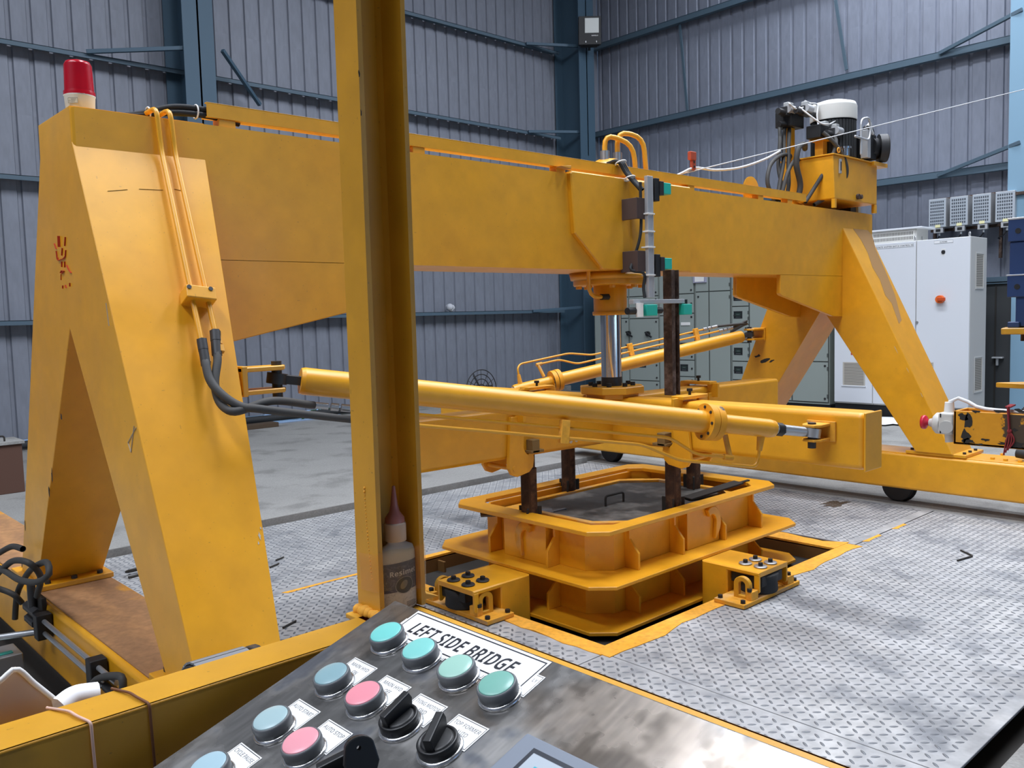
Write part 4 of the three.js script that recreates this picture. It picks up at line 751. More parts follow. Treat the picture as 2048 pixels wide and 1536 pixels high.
{ // ---- grey finned drum on the base beam's near end
  const p = at(440, 1352, 'z', -2.43), t = thing('drive_motor', 'dark grey finned travel motor at the near foot of the left frame', 'motor', [p.x, .419, -2.36]);
  const c = V(1.0, .49, -2.36), fins = [];
  for (let i = 0; i < 26; i++) { const a = i / 26 * 2 * Math.PI; if (Math.sin(a) < -.85) continue; fins.push(bar([c.x - .07, c.y + .106 * Math.sin(a), c.z + .106 * Math.cos(a)], [c.x + .09, c.y + .106 * Math.sin(a), c.z + .106 * Math.cos(a)], .022, .006, 0, V(0, Math.sin(a), Math.cos(a)))); }
  part('body', rod([c.x - .075, c.y, c.z], [c.x + .1, c.y, c.z], .10, .10, 32), M.darkSteel, t); parts('fin', fins, mat({ color: 0x75787c, roughness: .6 }), t);
  part('end_cap', turned([[0, 0], [.10, 0], [.106, .01], [.106, .03], [.08, .045], [0, .05]], [c.x + .1, c.y, c.z], [1, 0, 0]), M.darkSteel, t); part('foot', box(c.x - .1, c.x + .1, .419, .46, c.z - .09, c.z + .09, .004), M.darkSteel, t);
}
// ============================================================ POWER PACK ON THE GANTRY'S RIGHT END
{
  const X0 = 6.40, X1 = 7.16, Z0 = -3.66, Z1 = -3.22, Y0 = 2.395, Y1 = 2.725, t = thing('hydraulic_power_pack', 'yellow oil tank with motor, valves and cooler at the right end of the bridge', 'power pack', [6.72, BY1, -3.42]);
  const tank = clean(box(X0, X1, Y0, Y1, Z0, Z1, .008)), P = tank.attributes.position; for (let i = 0; i < P.count; i++) { const k = (Y1 - P.getY(i)) / (Y1 - Y0); P.setX(i, P.getX(i) + (P.getX(i) < 6.7 ? -.02 : .03) * k * 0 + (P.getX(i) < 6.7 ? .03 * k : -.0 * k)); } tank.computeVertexNormals();
  part('oil_tank', tank, M.yellow, t);
  part('tank_lid', box(X0 - .012, X1 + .0, Y1, Y1 + .01, Z0 - .01, Z1 + .012, .002), M.yellow, t);
  part('skirt', [box(X0 + .03, X0 + .06, BY1, Y0, Z1 - .03, Z1, .003), box(X1 - .04, X1, BY1, Y0, Z1 - .03, Z1, .003), box(X0 + .03, X0 + .06, BY1, Y0, Z0, Z0 + .03, .003), box(X1 - .04, X1, BY1, Y0, Z0, Z0 + .03, .003), box(X0 + .05, X1 - .05, BY1 + .01, Y0, Z0 + .05, Z0 + .06, .002)], M.yellow, t);
  part('cooler_shelf', [box(X1 - .12, X1 + .13, Y1 - .02, Y1 + .012, Z1 - .12, Z1 + .03, .003)], M.yellow, t);
  const sg = part('level_gauge', box(6.485, 6.515, 2.59, 2.70, Z1 + .0, Z1 + .014, .003), M.alu, t); part('gauge_glass', box(6.493, 6.507, 2.61, 2.68, Z1 + .014, Z1 + .016, .001), M.black, sg);
  part('drain_plug', [rod([6.80, 2.435, Z1], [6.80, 2.435, Z1 + .02], .022, .022, 6), rod([6.85, 2.437, Z1], [6.85, 2.437, Z1 + .02], .018, .018, 6)], M.rust, t);
  // vertical motor
  const mx = 6.80, mz = -3.42; part('motor_body', turned([[0, 0], [.165, 0], [.165, .33], [0, .33]], [mx, Y1 + .01, mz], [0, 1, 0], 40), M.black, t);
  const mf = []; for (let i = 0; i < 40; i++) { const a = i / 40 * 2 * Math.PI; mf.push(bar([mx + .172 * Math.cos(a), Y1 + .03, mz + .172 * Math.sin(a)], [mx + .172 * Math.cos(a), Y1 + .32, mz + .172 * Math.sin(a)], .006, .02, 0, V(Math.sin(a), 0, -Math.cos(a)))); } part('cooling_fins', mf, M.rubber, t).userData.kind = 'stuff';
  part('fan_cover', turned([[.178, .32], [.182, .33], [.182, .43], [.17, .46], [.10, .482], [0, .485]], [mx, Y1 + .01, mz], [0, 1, 0], 40), mat({ color: 0xd5d4ce, roughness: .5 }), t);
  // valve stack on two posts
  part('valve_post', box(6.35, 6.41, Y1, 2.99, -3.50, -3.44, .004), M.yellow, t); part('valve_post', box(6.50, 6.57, Y1, 2.88, -3.32, -3.25, .004), M.yellow, t);
  part('valve_bracket', box(6.46, 6.66, 2.875, 2.885, -3.35, -3.22, .002), M.yellow, t);
  part('manifold', [box(6.40, 6.72, 2.885, 2.985, -3.34, -3.22, .005), box(6.28, 6.48, 2.99, 3.11, -3.54, -3.40, .005)], M.black, t);
  for (const [x, y, z, l] of [[6.30, 3.10, -3.44, .16], [6.43, 3.11, -3.36, .16], [6.60, 2.93, -3.2, .14]]) { const v = part('valve', [box(x - .07, x + .07, y - .035, y + .035, z - .03, z + .03, .004), rod([x - .15, y - .01, z], [x - .06, y - .01, z], .024, .024, 14), rod([x + .06, y - .01, z], [x + .15, y - .01, z], .024, .024, 14)], M.darkSteel, t); part('coil', rod([x - .06, y + .015, z + .03], [x + .03, y + .015, z + .03], .032, .032, 16), M.alu, v); part('plug', box(x - .03, x + .05, y + .035, y + .075, z - .025, z + .025, .008), mat({ color: 0xa8a9a8, roughness: .6 }), v); }
  part('knob', [rod([6.16, 2.99, -3.44], [6.24, 3.0, -3.44], .022, .022, 14), rod([6.24, 3.0, -3.44], [6.30, 3.01, -3.44], .012, .012, 10)], M.black, t);
  part('plug', box(6.52, 6.6, 2.985, 3.03, -3.3, -3.24, .008), mat({ color: 0xb0b1b0, roughness: .6 }), t); part('plug', box(6.62, 6.7, 2.985, 3.025, -3.3, -3.22, .006), mat({ color: 0x8c8a80, roughness: .6 }), t);
  for (const w of [[[6.28, 3.15, -3.41], [6.2, 3.14, -3.37], [6.27, 3.11, -3.36], [6.40, 3.14, -3.34], [6.50, 3.18, -3.36], [6.45, 3.2, -3.38]], [[6.33, 3.13, -3.36], [6.36, 3.05, -3.28], [6.42, 2.99, -3.22], [6.5, 2.99, -3.2]], [[6.44, 3.17, -3.34], [6.54, 3.17, -3.32], [6.50, 3.07, -3.3], [6.48, 3.0, -3.28]], [[6.55, 3.0, -3.22], [6.64, 3.05, -3.20], [6.70, 3.12, -3.22], [6.66, 3.1, -3.24]]]) part('control_cable', hose(w, .0065, 24, 8), M.cable, t);
  part('steel_tube', pipe([[6.76, 2.76, -3.17], [6.76, 3.03, -3.17], [6.90, 3.06, -3.17], [6.93, 2.98, -3.17], [6.90, 2.88, -3.17], [6.66, 2.885, -3.17]], .0095, .05), M.alu, t);
  part('return_filter', [box(6.90, 6.955, 2.75, 2.97, -3.24, -3.18, .004)], M.alu, t); part('breather', [rod([6.66, 2.745, -3.25], [6.66, 2.80, -3.25], .03, .03, 16), rod([6.66, 2.8, -3.25], [6.66, 2.815, -3.25], .045, .045, 20)], M.chrome, t);
  part('lifting_eye', new THREE.TorusGeometry(.018, .005, 8, 20).translate(6.53, 2.775, -3.24), M.dusty, t);
  part('cooler_pump', [box(6.96, 7.10, 2.75, 2.95, -3.32, -3.2, .006), rod([7.05, 2.86, -3.26], [7.20, 2.86, -3.26], .085, .09, 28)], M.black, t);
  const cf = V(.62, 0, .78).normalize(), cc = V(7.2, 2.86, -3.23); part('cooler_fan', [rod(cc, cc.clone().addScaledVector(cf, .06), .115, .115, 32)], M.darkSteel, t); part('fan_guard', [.03, .06, .09, .11].map(r => new THREE.TorusGeometry(r, .003, 6, 32).applyQuaternion(new THREE.Quaternion().setFromUnitVectors(V(0, 0, 1), cf)).translate(...cc.clone().addScaledVector(cf, .064).toArray())), M.bare, t);
  part('hub', rod(cc.clone().addScaledVector(cf, .06), cc.clone().addScaledVector(cf, .07), .045, .045, 24), mat({ color: 0x8f8868, roughness: .6 }), t);
  part('cooler_elbow', pipe([[6.99, 2.95, -3.24], [6.99, 3.01, -3.24], [7.09, 3.0, -3.24], [7.11, 2.92, -3.24]], .024, .05, 10), M.darkSteel, t); part('cooler_cable', hose([[6.94, 3.0, -3.2], [6.98, 3.03, -3.2], [7.0, 2.98, -3.2], [7.03, 2.95, -3.2]], .012, 20), M.cable, t);
  const hs = [
    [[6.42, 2.92, -3.21], [6.46, 2.86, -3.16], [6.55, 2.72, -3.1], [6.58, 2.58, -3.1], [6.45, 2.42, -3.2], [6.34, 2.36, -3.24]], [[6.56, 2.93, -3.2], [6.52, 2.84, -3.15], [6.42, 2.66, -3.17], [6.30, 2.48, -3.22], [6.2, 2.37, -3.24]],
    [[6.42, 2.82, -3.36], [6.30, 2.83, -3.30], [6.17, 2.78, -3.28], [6.14, 2.66, -3.28], [6.2, 2.5, -3.28], [6.18, 2.38, -3.3]], [[6.32, 2.99, -3.48], [6.24, 2.88, -3.44], [6.16, 2.7, -3.40], [6.03, 2.5, -3.36], [5.96, 2.38, -3.34]],
    [[6.28, 2.99, -3.5], [6.18, 2.86, -3.44], [6.12, 2.66, -3.42], [6.06, 2.5, -3.36], [6.02, 2.38, -3.34]], [[6.36, 2.99, -3.46], [6.26, 2.87, -3.41], [6.2, 2.66, -3.38], [6.13, 2.5, -3.34], [6.08, 2.38, -3.34]],
    [[6.4, 2.735, -3.5], [6.3, 2.76, -3.42], [6.12, 2.74, -3.4], [5.93, 2.64, -3.38], [5.86, 2.5, -3.36], [5.92, 2.38, -3.34]], [[6.4, 2.72, -3.4], [6.25, 2.72, -3.34], [6.1, 2.62, -3.32], [6.02, 2.48, -3.32], [5.98, 2.38, -3.32]]];
  hs.forEach((h, i) => part('hose', hose(h, i === 2 ? .022 : .0155, 36, 10), M.hose, t));
  for (const c of t.children) if (/^(valve|manifold|knob|plug|control_cable|hose)/.test(c.name)) { c.position.x += .05; c.position.z -= .13; }
  const cb = thing('junction_box', 'grey junction box with a dark back fixed beyond the oil tank on the beam end', 'junction box', [7.22, BY1, -3.5]); part('back', box(7.15, 7.25, 2.33, 2.68, -3.62, -3.44, .003), M.bare, cb); part('lid', box(7.25, 7.30, 2.31, 2.69, -3.64, -3.42, .006), mat({ color: 0x9b978e, roughness: .6 }), cb);
}
{ // ---- festoon wire with its red-brown trolley and grey cable
  single('steel_wire', rod([4.35, 2.36, BZ1 - .2], at(2080, 171, 'z', -2.4),   .0035, .0035, 8), M.cable, 'thin steel wire stretched from the press to the upper right', 'wire rope');
  const a = at(1384, 312, 'z', -3.37), b = at(1384, 328, 'z', -3.37);
  const tr = thing('cable_trolley', 'small red-brown trolley hanging on the stretched steel wire', 'cable trolley', [a.x, b.y - .05, a.z]); const tm = mat({ color: 0xb0492c, roughness: .6 });
  part('roller_block', cbox(a.x, a.y, a.z, .062, .055, .03, .006), tm, tr); part('hanger', cbox(b.x + .01, b.y - .004, a.z, .045, .07, .02, .006), tm, tr); parts('hole', [0, 1].map(i => rod([b.x + .01, b.y + .012 - i * .03, a.z + .01], [b.x + .01, b.y + .012 - i * .03, a.z + .013], .008)), M.bare, tr);
  single('festoon_cable', hose([at(1352, 352, 'z', -3.37), at(1366, 345, 'z', -3.37), at(1386, 336, 'z', -3.37), at(1430, 340, 'z', -3.39), at(1480, 335, 'z', -3.41), at(1530, 318, 'z', -3.43), at(1560, 302, 'z', -3.45)], .008, 40), M.cable, 'grey cable looping from the trolley to the power pack', 'cable');
}

// ============================================================ COLUMNS, FLOODLIGHT
function column(name, label, x, zf, zb, w, m, top = ROOF, y0 = 0, d = .02) {   // web runs along z, flanges along x
  const t = thing(name, label, 'steel column', [x, y0, (zf + zb) / 2]);
  part('front_flange', box(x - w / 2, x + w / 2, y0, top, zf - d, zf, .002), m, t); part('back_flange', box(x - w / 2, x + w / 2, y0, top, zb, zb + d, .002), m, t); part('web', box(x - .012, x + .012, y0, top, zb, zf, 0), m, t);
  return t;
}
{
  const l = column('steel_column', 'blue steel column on the left wall behind the red beacon', 5.0, -11.3, -11.93, .42, M.blue);
  part('brace', bar([3.72, 5.02, WL + .22], [4.93, 5.2, -11.34], .05, .05), M.blue, l); part('brace', bar([5.35, 5.25, -11.36], [6.05, 4.7, WL + .22], .05, .05), M.blue, l);
  const c = column('steel_column', 'dark blue steel column in the far corner carrying the floodlight', 12.6, -11.27, -11.92, .42, M.blue);
  for (const y of [6.62, 5.02, 1.68]) part('brace', bar([11.45, y - .03, WL + .22], [12.58, y + .03, -11.32], .05, .05), M.blue, c);
  const r = thing('steel_column', 'pale blue steel column at the upper right edge in front of the right wall', 'steel column', [13.3, 0, -3.98]);
  part('face', box(13.28, 13.30, 3.07, ROOF, -4.15, -3.75, .002), M.pale, r); part('web', box(13.3, 13.66, 3.07, ROOF, -3.96, -3.94, 0), M.pale, r); part('base_plate', box(13.22, 13.68, 3.03, 3.07, -4.2, -3.7, .003), M.rust, r); part('pedestal', box(13.28, 13.66, 0, 3.03, -4.08, -3.80, .003), M.pale, r);
  const d = V(-.66, -.14, .73).normalize(), u = V(.73, 0, .66).normalize(), v = new THREE.Vector3().crossVectors(d, u), o = V(12.42, 6.83, -11.02);
  const f = thing('floodlight', 'black floodlight with a bright square glass on the far corner column', 'floodlight', o.toArray());
  const F = (a, b, h, w2, h2, dd, r = .006) => new RoundedBoxGeometry(w2, h2, dd, 1, Math.min(r, dd * .4)).applyMatrix4(basis(u, v, d, o.clone().addScaledVector(u, a).addScaledVector(v, b).addScaledVector(d, h)));
  part('housing', [F(0, 0, 0, .42, .50, .12), F(0, -.25, -.04, .36, .03, .1)], M.black, f);
  part('glass', F(.035, .085, .062, .26, .26, .008), mat({ color: 0xc9ccc8, roughness: .25 }), f);
  const tx = canvasTex(256, 48, (g, w, h) => { g.fillStyle = '#17181a'; g.fillRect(0, 0, w, h); g.fillStyle = '#d8d8d8'; g.font = 'bold 36px sans-serif'; g.textAlign = 'center'; g.textBaseline = 'middle'; g.fillText('HAVELLS', w / 2, h / 2 + 2); });
  part('lettering', plate(o.clone().addScaledVector(u, .09).addScaledVector(v, -.09).addScaledVector(d, .061), u, v, .21, .038), mat({ map: tx, roughness: .5 }), f);
  parts('latch', [-.08, .12].map(a => F(a, -.2, .065, .02, .035, .02)), M.alu, f); part('yoke', [F(0, -.27, -.08, .3, .02, .04), bar(o.clone().addScaledVector(v, -.27).addScaledVector(d, -.08), [12.6, 6.56, -11.2], .05, .03)], M.black, f);
}
// ============================================================ SWITCHGEAR ALONG THE RIGHT WALL
{
  const X = 12.1, Dp = .55, grey = mat({ color: 0x8c958f, roughness: .55 }), doorM = mat({ color: 0x939c97, roughness: .5 }), seal = mat({ color: 0x4d524f, roughness: .8 });
  const warn = mat({ map: canvasTex(96, 96, (g, w, h) => { g.fillStyle = '#e59a2c'; g.fillRect(0, 0, w, h); g.fillStyle = '#2a2118'; g.beginPath(); g.moveTo(52, 26); g.lineTo(40, 58); g.lineTo(50, 56); g.lineTo(44, 82); g.lineTo(60, 48); g.lineTo(50, 50); g.closePath(); g.fill(); }), roughness: .6 });
  const meterM = mat({ map: canvasTex(96, 80, (g, w, h) => { g.fillStyle = '#15171a'; g.fillRect(0, 0, w, h); g.strokeStyle = '#3a3d3f'; g.lineWidth = 6; g.strokeRect(4, 4, w - 8, h - 8); g.fillStyle = '#2d3b36'; g.fillRect(16, 16, w - 32, h - 44); g.fillStyle = '#70787a'; g.fillRect(30, 34, 34, 4); g.fillRect(20, 62, 56, 4); }), roughness: .35 });
  const U = V(0, 0, 1), W = V(0, 1, 0);                       // fronts face -x; print reads along +z
  const front = (z, y, h, o = 0) => V(X - .014 - o, y, z);
  const fp = (z, y, w, h, o, m, nm, par) => part(nm, plate(V(X - .014 - (o || 0), y, z), U, W, w, h, .002), m, par);
  const cab = (label, z0, z1, cols, top = 2.4) => {
    const t = thing('switchgear_cabinet', label, 'cabinet', [X + Dp / 2, 0, (z0 + z1) / 2], 'grey switchgear row');
    part('plinth', box(X + .02, X + Dp, 0, .12, z0, z1, 0), M.black, t); part('carcass', box(X, X + Dp, .12, top, z0 + .003, z1 - .003, .004), grey, t); part('door_gap', box(X - .001, X + .001, .14, top - .02, z0 + .01, z1 - .01, 0), seal, t);
    for (const [a, b, rows] of cols) rows.forEach(([y0, y1, kind]) => {
      const d = part('door', box(X - .014, X - .002, y0 + .008, y1 - .008, a + .007, b - .007, .003), doorM, t), zc = (a + b) / 2, yc = (y0 + y1) / 2, w = b - a, h = y1 - y0;
      const lock = (z, y) => part('lock', rod([X - .014, y, z], [X - .024, y, z], .016, .016, 14), M.darkSteel, d);
      if (kind.includes('l')) { lock(b - .05, y1 - .06); if (h > .4) lock(b - .05, y0 + .06); }
      if (kind.includes('L')) { lock(a + .06, y1 - .08); }
      if (kind.includes('m')) { fp(zc - .04, yc + .01, .16, .12, 0, meterM, 'meter', d); lock(kind.includes('r') ? a + .05 : b - .05, yc); }
      if (kind.includes('b')) { part('breaker_row', box(X - .03, X - .014, yc - .03, yc + .02, zc - .09, zc + .09, .003), M.white, d); }
      if (kind.includes('s')) { part('isolator_handle', [rod([X - .014, yc, zc + .1], [X - .05, yc, zc + .1], .045, .045, 18), bar([X - .06, yc + .03, zc + .06], [X - .06, yc - .06, zc + .2], .03, .03, .006)], M.black, d); }
      if (kind.includes('w')) { const s = new THREE.Shape([[-.085, -.07], [.085, -.07], [0, .085]].map(p => new THREE.Vector2(...p))); const g = new THREE.ExtrudeGeometry(s, { depth: .002, bevelEnabled: false }), uv = g.attributes.uv; for (let i = 0; i < uv.count; i++) uv.setXY(i, uv.getX(i) / .17 + .5, uv.getY(i) / .16 + .44); part('warning_sign', g.applyMatrix4(basis(U, W, V(-1, 0, 0), V(X - .014, yc + .1, zc + .05))), warn, d); }
      if (kind.includes('p')) { part('document_pocket', [box(X - .04, X - .014, yc - .1, yc + .14, zc - .16, zc + .1, .004)], mat({ color: 0x9d9db0, roughness: .4 }), d); part('paper', plate(V(X - .041, yc + .02, zc - .03), U, W, .18, .2), M.white, d); }
      if (kind.includes('h')) for (const y of [y0 + .1, y1 - .1]) part('hinge', rod([X - .014, y - .025, b - .01], [X - .014, y + .025, b - .01], .011, .011, 8), seal, d);
      if (kind.includes('d')) fp(zc, yc + .2, .2, .2, 0, M.white, 'notice', d);
    });
  };
  const G = (py, px) => at(px, py, 'x', X).y;
  cab('first tall grey switchgear cabinet beside the far corner column', -10.76, -9.92, [[-10.74, -10.12, [[.15, 2.38, 'l']]], [-10.1, -9.93, [[.15, .93, 'l'], [.93, 1.47, 'ls'], [1.47, 1.85, 'l'], [1.85, 2.38, 'l']]]]);
  cab('grey switchgear cabinet with a lever isolator, seen right of the press rod', -9.92, -9.25, [[-9.91, -9.26, [[.15, .36, 'l'], [.36, .92, 'lm'], [.92, 1.46, 'ls'], [1.46, 1.85, 'l'], [1.85, 2.38, 'l']]]]);
  cab('grey switchgear cabinet with small meter doors right of the rusty channel', -9.25, -8.5, [[-9.24, -8.87, [[.15, .93, 'l'], [.93, 1.5, 'l'], [1.5, 2.38, 'l']]], [-8.86, -8.52, [[.15, .46, 'l'], [.46, .74, 'm'], [.74, 1.19, 'lm'], [1.19, 1.53, 'lb'], [1.53, 1.86, 'm'], [1.86, 2.38, 'l']]]]);
  cab('grey switchgear cabinet with a tall door and yellow warning triangle', -8.5, -7.8, [[-8.49, -8.23, [[.15, 1.88, 'L'], [1.88, 2.38, 'p']]], [-8.22, -7.82, [[.15, 1.88, 'wh'], [1.88, 2.38, 'h']]]]);
  cab('grey switchgear cabinet with a column of six dark meters', -7.8, -7.08, [[-7.79, -7.48, [[.15, .44, 'm'], [.44, .74, 'mrh'], [.74, 1.04, 'mrh'], [1.04, 1.33, 'lh'], [1.33, 1.62, 'mrh'], [1.62, 1.9, 'mrh'], [1.9, 2.38, 'mrh']]], [-7.47, -7.1, [[.15, 2.38, 'h']]]]);
  cab('last grey switchgear cabinet behind the right frame, next to the white cabinets', -7.08, -6.13, [[-7.07, -6.74, [[.15, .7, 'l'], [.7, 1.5, 'm'], [1.5, 2.38, 'l']]], [-6.73, -6.15, [[.15, .76, 'lh'], [.76, 2.38, 'dh']]]]);
  // ---- white control cabinets
  const XW = 12.0, wm = mat({ color: 0xd9dde3, roughness: .45 }), side = mat({ color: 0xc9c8c4, roughness: .55 });
  const grille = mat({ map: canvasTex(128, 128, (g, w, h) => { g.fillStyle = '#b9b4aa'; g.fillRect(0, 0, w, h); g.fillStyle = '#6a665e'; for (let i = 0; i < 18; i++) g.fillRect(8, 6 + i * 6.6, w - 16, 3); }), roughness: .7 });
  const slots = mat({ map: canvasTex(256, 128, (g, w, h) => { g.fillStyle = '#dcdcd8'; g.fillRect(0, 0, w, h); g.fillStyle = '#5d5c58'; for (let r = 0; r < 2; r++) for (let i = 0; i < 26; i++) g.fillRect(14 + i * 9, 18 + r * 54, 4.5, 38); }), roughness: .6 });
  const txt = s => mat({ map: canvasTex(512, 48, (g, w, h) => { g.fillStyle = '#e6e8ea'; g.fillRect(0, 0, w, h); g.strokeStyle = '#8d9298'; g.lineWidth = 4; g.strokeRect(2, 2, w - 4, h - 4); g.fillStyle = '#33383f'; g.font = 'bold 30px sans-serif'; g.textAlign = 'center'; g.textBaseline = 'middle'; g.fillText(s, w / 2, h / 2 + 2); }), roughness: .5 });
  const wp = (z, y, w, h, m, nm, par, o = .016) => part(nm, plate(V(XW - o, y, z), U, W, w, h, .003), m, par);
  const white = (label, z0, z1) => { const t = thing('control_cabinet', label, 'cabinet', [XW + .3, 0, (z0 + z1) / 2], 'white control cabinets'); part('plinth', box(XW + .02, XW + .58, 0, .17, z0, z1, .003), M.black, t); part('carcass', box(XW, XW + .58, .17, 2.43, z0 + .002, z1 - .002, .006), side, t); return [t, part('door', box(XW - .016, XW - .001, .19, 2.425, z0 + .006, z1 - .006, .004), wm, t)]; };
  { const [t, d] = white('white control cabinet with a red sign and rotary switch, half behind the right leg', -6.01, -5.44);
    wp(-5.71, .60, .33, .34, grille, 'vent_grille', d); part('grille_frame', box(XW - .03, XW - .016, .42, .435, -5.89, -5.53, .002), wm, d);
    const red = mat({ map: canvasTex(96, 64, (g, w, h) => { g.fillStyle = '#b5242c'; g.fillRect(0, 0, w, h); g.fillStyle = '#e0a8a8'; g.fillRect(8, 8, w - 16, 5); g.fillRect(34, 26, 24, 22); g.fillRect(8, 54, w - 16, 3); }), roughness: .6 });
    wp(-5.69, .93, .13, .11, red, 'red_sign', d); part('rotary_switch', [rod([XW - .016, 1.19, -5.69], [XW - .05, 1.19, -5.69], .05, .05, 20), bar([XW - .06, 1.195, -5.69], [XW - .06, 1.19, -5.6], .03, .03, .005)], M.black, d);
    const g = new THREE.ExtrudeGeometry(new THREE.Shape([[-.06, -.045], [.06, -.045], [0, .065]].map(p => new THREE.Vector2(...p))), { depth: .002, bevelEnabled: false }), uv = g.attributes.uv; for (let i = 0; i < uv.count; i++) uv.setXY(i, uv.getX(i) / .12 + .5, uv.getY(i) / .12 + .42); part('warning_sign', g.applyMatrix4(basis(U, W, V(-1, 0, 0), V(XW - .016, 1.335, -5.69))), warn, d); wp(-5.69, 1.275, .085, .022, M.curb, 'warning_strip', d); }
  { const [t, d] = white('white control cabinet between the others, with a vent box on top', -5.44, -4.85);
    wp(-5.02, .60, .33, .34, grille, 'vent_grille', d); wp(-5.14, 2.375, .50, .045, txt('CONCRETE HOPPER BATCH CONTROL PANEL'), 'name_plate', d);
    const v = thing('vent_box', 'white slotted vent box on top of the white cabinets', 'vent', [XW + .28, 2.43, -5.2]); part('body', box(XW + .12, XW + .5, 2.43, 2.60, -5.55, -4.90, .003), side, v); part('slotted_face', plate(V(XW + .12, 2.515, -5.225), U, W, .6, .15, .003), slots, v); part('lid', box(XW + .07, XW + .55, 2.60, 2.625, -5.60, -4.82, .006), wm, v); }
  { const [t, d] = white('wide white control cabinet with an orange emergency knob, last on the right', -4.85, -4.165);
    wp(-4.5, 2.385, .24, .04, txt('PLC INCOMER'), 'name_plate', d); part('lamp', [rod([XW - .016, 2.25, -4.5], [XW - .03, 2.25, -4.5], .024, .024, 16)], M.black, d); wp(-4.5, 2.285, .05, .016, M.white, 'tag', d); wp(-4.5, 2.215, .04, .02, M.white, 'tag', d);
    part('rotary_knob', [rod([XW - .016, 1.63, -4.53], [XW - .07, 1.63, -4.53], .055, .05, 24)], mat({ color: 0xe0661e, roughness: .45 }), d); part('knob_bar', [bar([XW - .085, 1.63, -4.545], [XW - .085, 1.63, -4.445], .03, .045, .006)], mat({ color: 0xc24a18, roughness: .45 }), d);
    wp(-4.72, .62, .22, .34, grille, 'vent_grille', d); part('lock', rod([XW - .016, 1.33, -4.83], [XW - .03, 1.33, -4.83], .018, .018, 10), M.zinc, d);
    for (const [y, h] of [[1.99, .44], [.62, .44]]) { part('side_vent', plate(V(XW + .31, y, -4.167), V(1, 0, 0), W, .26, h, .004), grille, t); part('vent_frame', [box(XW + .165, XW + .455, y - h / 2 - .02, y - h / 2, -4.165, -4.158, .002), box(XW + .165, XW + .455, y + h / 2, y + h / 2 + .02, -4.165, -4.158, .002), box(XW + .165, XW + .18, y - h / 2, y + h / 2, -4.165, -4.158, .002), box(XW + .44, XW + .455, y - h / 2, y + h / 2, -4.165, -4.158, .002)], side, t); }
    parts('lifting_ring', [[XW + .06, -4.9], [XW + .3, -4.9], [XW + .1, -4.22]].map(([x, z]) => new THREE.TorusGeometry(.03, .008, 8, 18).rotateY(.6).translate(x, 2.465, z)), M.zinc, t); }
  { const b = single('cable_trench_cover', box(11.28, 11.98, 0, .02, -7.2, -3.4, .003), M.black, 'black rubber mat on the floor in front of the white cabinets', 'mat');
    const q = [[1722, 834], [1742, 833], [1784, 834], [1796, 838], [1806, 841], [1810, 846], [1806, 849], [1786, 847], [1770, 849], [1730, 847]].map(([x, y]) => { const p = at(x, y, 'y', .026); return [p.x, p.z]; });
    single('daylight_patch', prism(q, 'y', .0202, .026, .001), mat({ color: 0xffffff, roughness: .35 }), 'white patch painted in for bright daylight on the black mat by the cabinets', 'painted light patch'); }  // flat white shape stands in for a bright daylight spot on the floor
  // ---- four resistor boxes on a frame above the cabinets
  const holes = mat({ map: canvasTex(256, 320, (g, w, h) => { g.fillStyle = '#aeb6be'; g.fillRect(0, 0, w, h); g.fillStyle = '#4a5058'; for (let r = 0; r < 8; r++) for (let i = 0; i < 7; i++) g.fillRect(22 + i * 31, 22 + r * 36, 21, 24); }), roughness: .5, metalness: .2 });
  const zs = [[-5.17, -4.93], [-4.876, -4.633], [-4.574, -4.333], [-4.276, -4.03]], lab = mat({ color: 0xe7e3b0, roughness: .6 });
  const where = ['leftmost of the four perforated grey resistor boxes above the white cabinets', 'second perforated resistor box from the left above the white cabinets', 'third perforated resistor box from the left above the white cabinets', 'rightmost of the four perforated resistor boxes, beside the pale column'];
  zs.forEach(([a, b], i) => {
    const t = thing('resistor_box', where[i], 'resistor box', [13.3, 2.68, (a + b) / 2], 'resistor boxes over the cabinets');
    part('case', box(13.2, 13.48, 2.68, 3.095, a, b, .004), M.alu, t); part('perforated_face', plate(V(13.2, 2.8875, (a + b) / 2), U, W, b - a - .01, .405, .003), holes, t);
    part('rating_label', plate(V(13.196, 2.70, (a + b) / 2 + .01), U, W, .07, .04, .002), lab, t); const tb = part('terminal_box', box(13.2, 13.26, 2.60, 2.675, (a + b) / 2 - .05, (a + b) / 2 + .08, .004), M.alu, t);
    part('terminal', plate(V(13.199, 2.638, (a + b) / 2 + .015), U, W, .065, .04, .002), M.black, tb); part('gland', rod([13.24, 2.60, (a + b) / 2 + .02], [13.24, 2.56, (a + b) / 2 + .02], .02, .02, 8), M.zinc, t);
    single('resistor_cable', hose([[13.24, 2.56, (a + b) / 2 + .02], [13.25, 2.5, (a + b) / 2 - .03], [13.28, 2.47, (a + b) / 2 - .1], [13.4, 2.46, (a + b) / 2 - .12]], .009, 16, 6), M.black, ['black cable under the leftmost resistor box', 'black cable under the second resistor box from the left', 'black cable under the third resistor box from the left', 'black cable under the rightmost resistor box'][i], 'cable');
  });
  const fr = thing('angle_iron_rack', 'dark angle frame behind the row of resistor boxes', 'frame', [13.5, 2.4, -4.6]); part('rail', [box(13.48, 13.52, 2.64, 2.68, -5.25, -3.7, .003)], M.rust, fr); part('rail', [box(13.48, 13.52, 3.1, 3.13, -5.25, -3.7, .003)], M.rust, fr); for (const z of [-5.2, -4.3, -3.75]) part('upright', box(13.5, 13.54, 2.2, 3.13, z - .02, z + .02, .003), M.rust, fr);
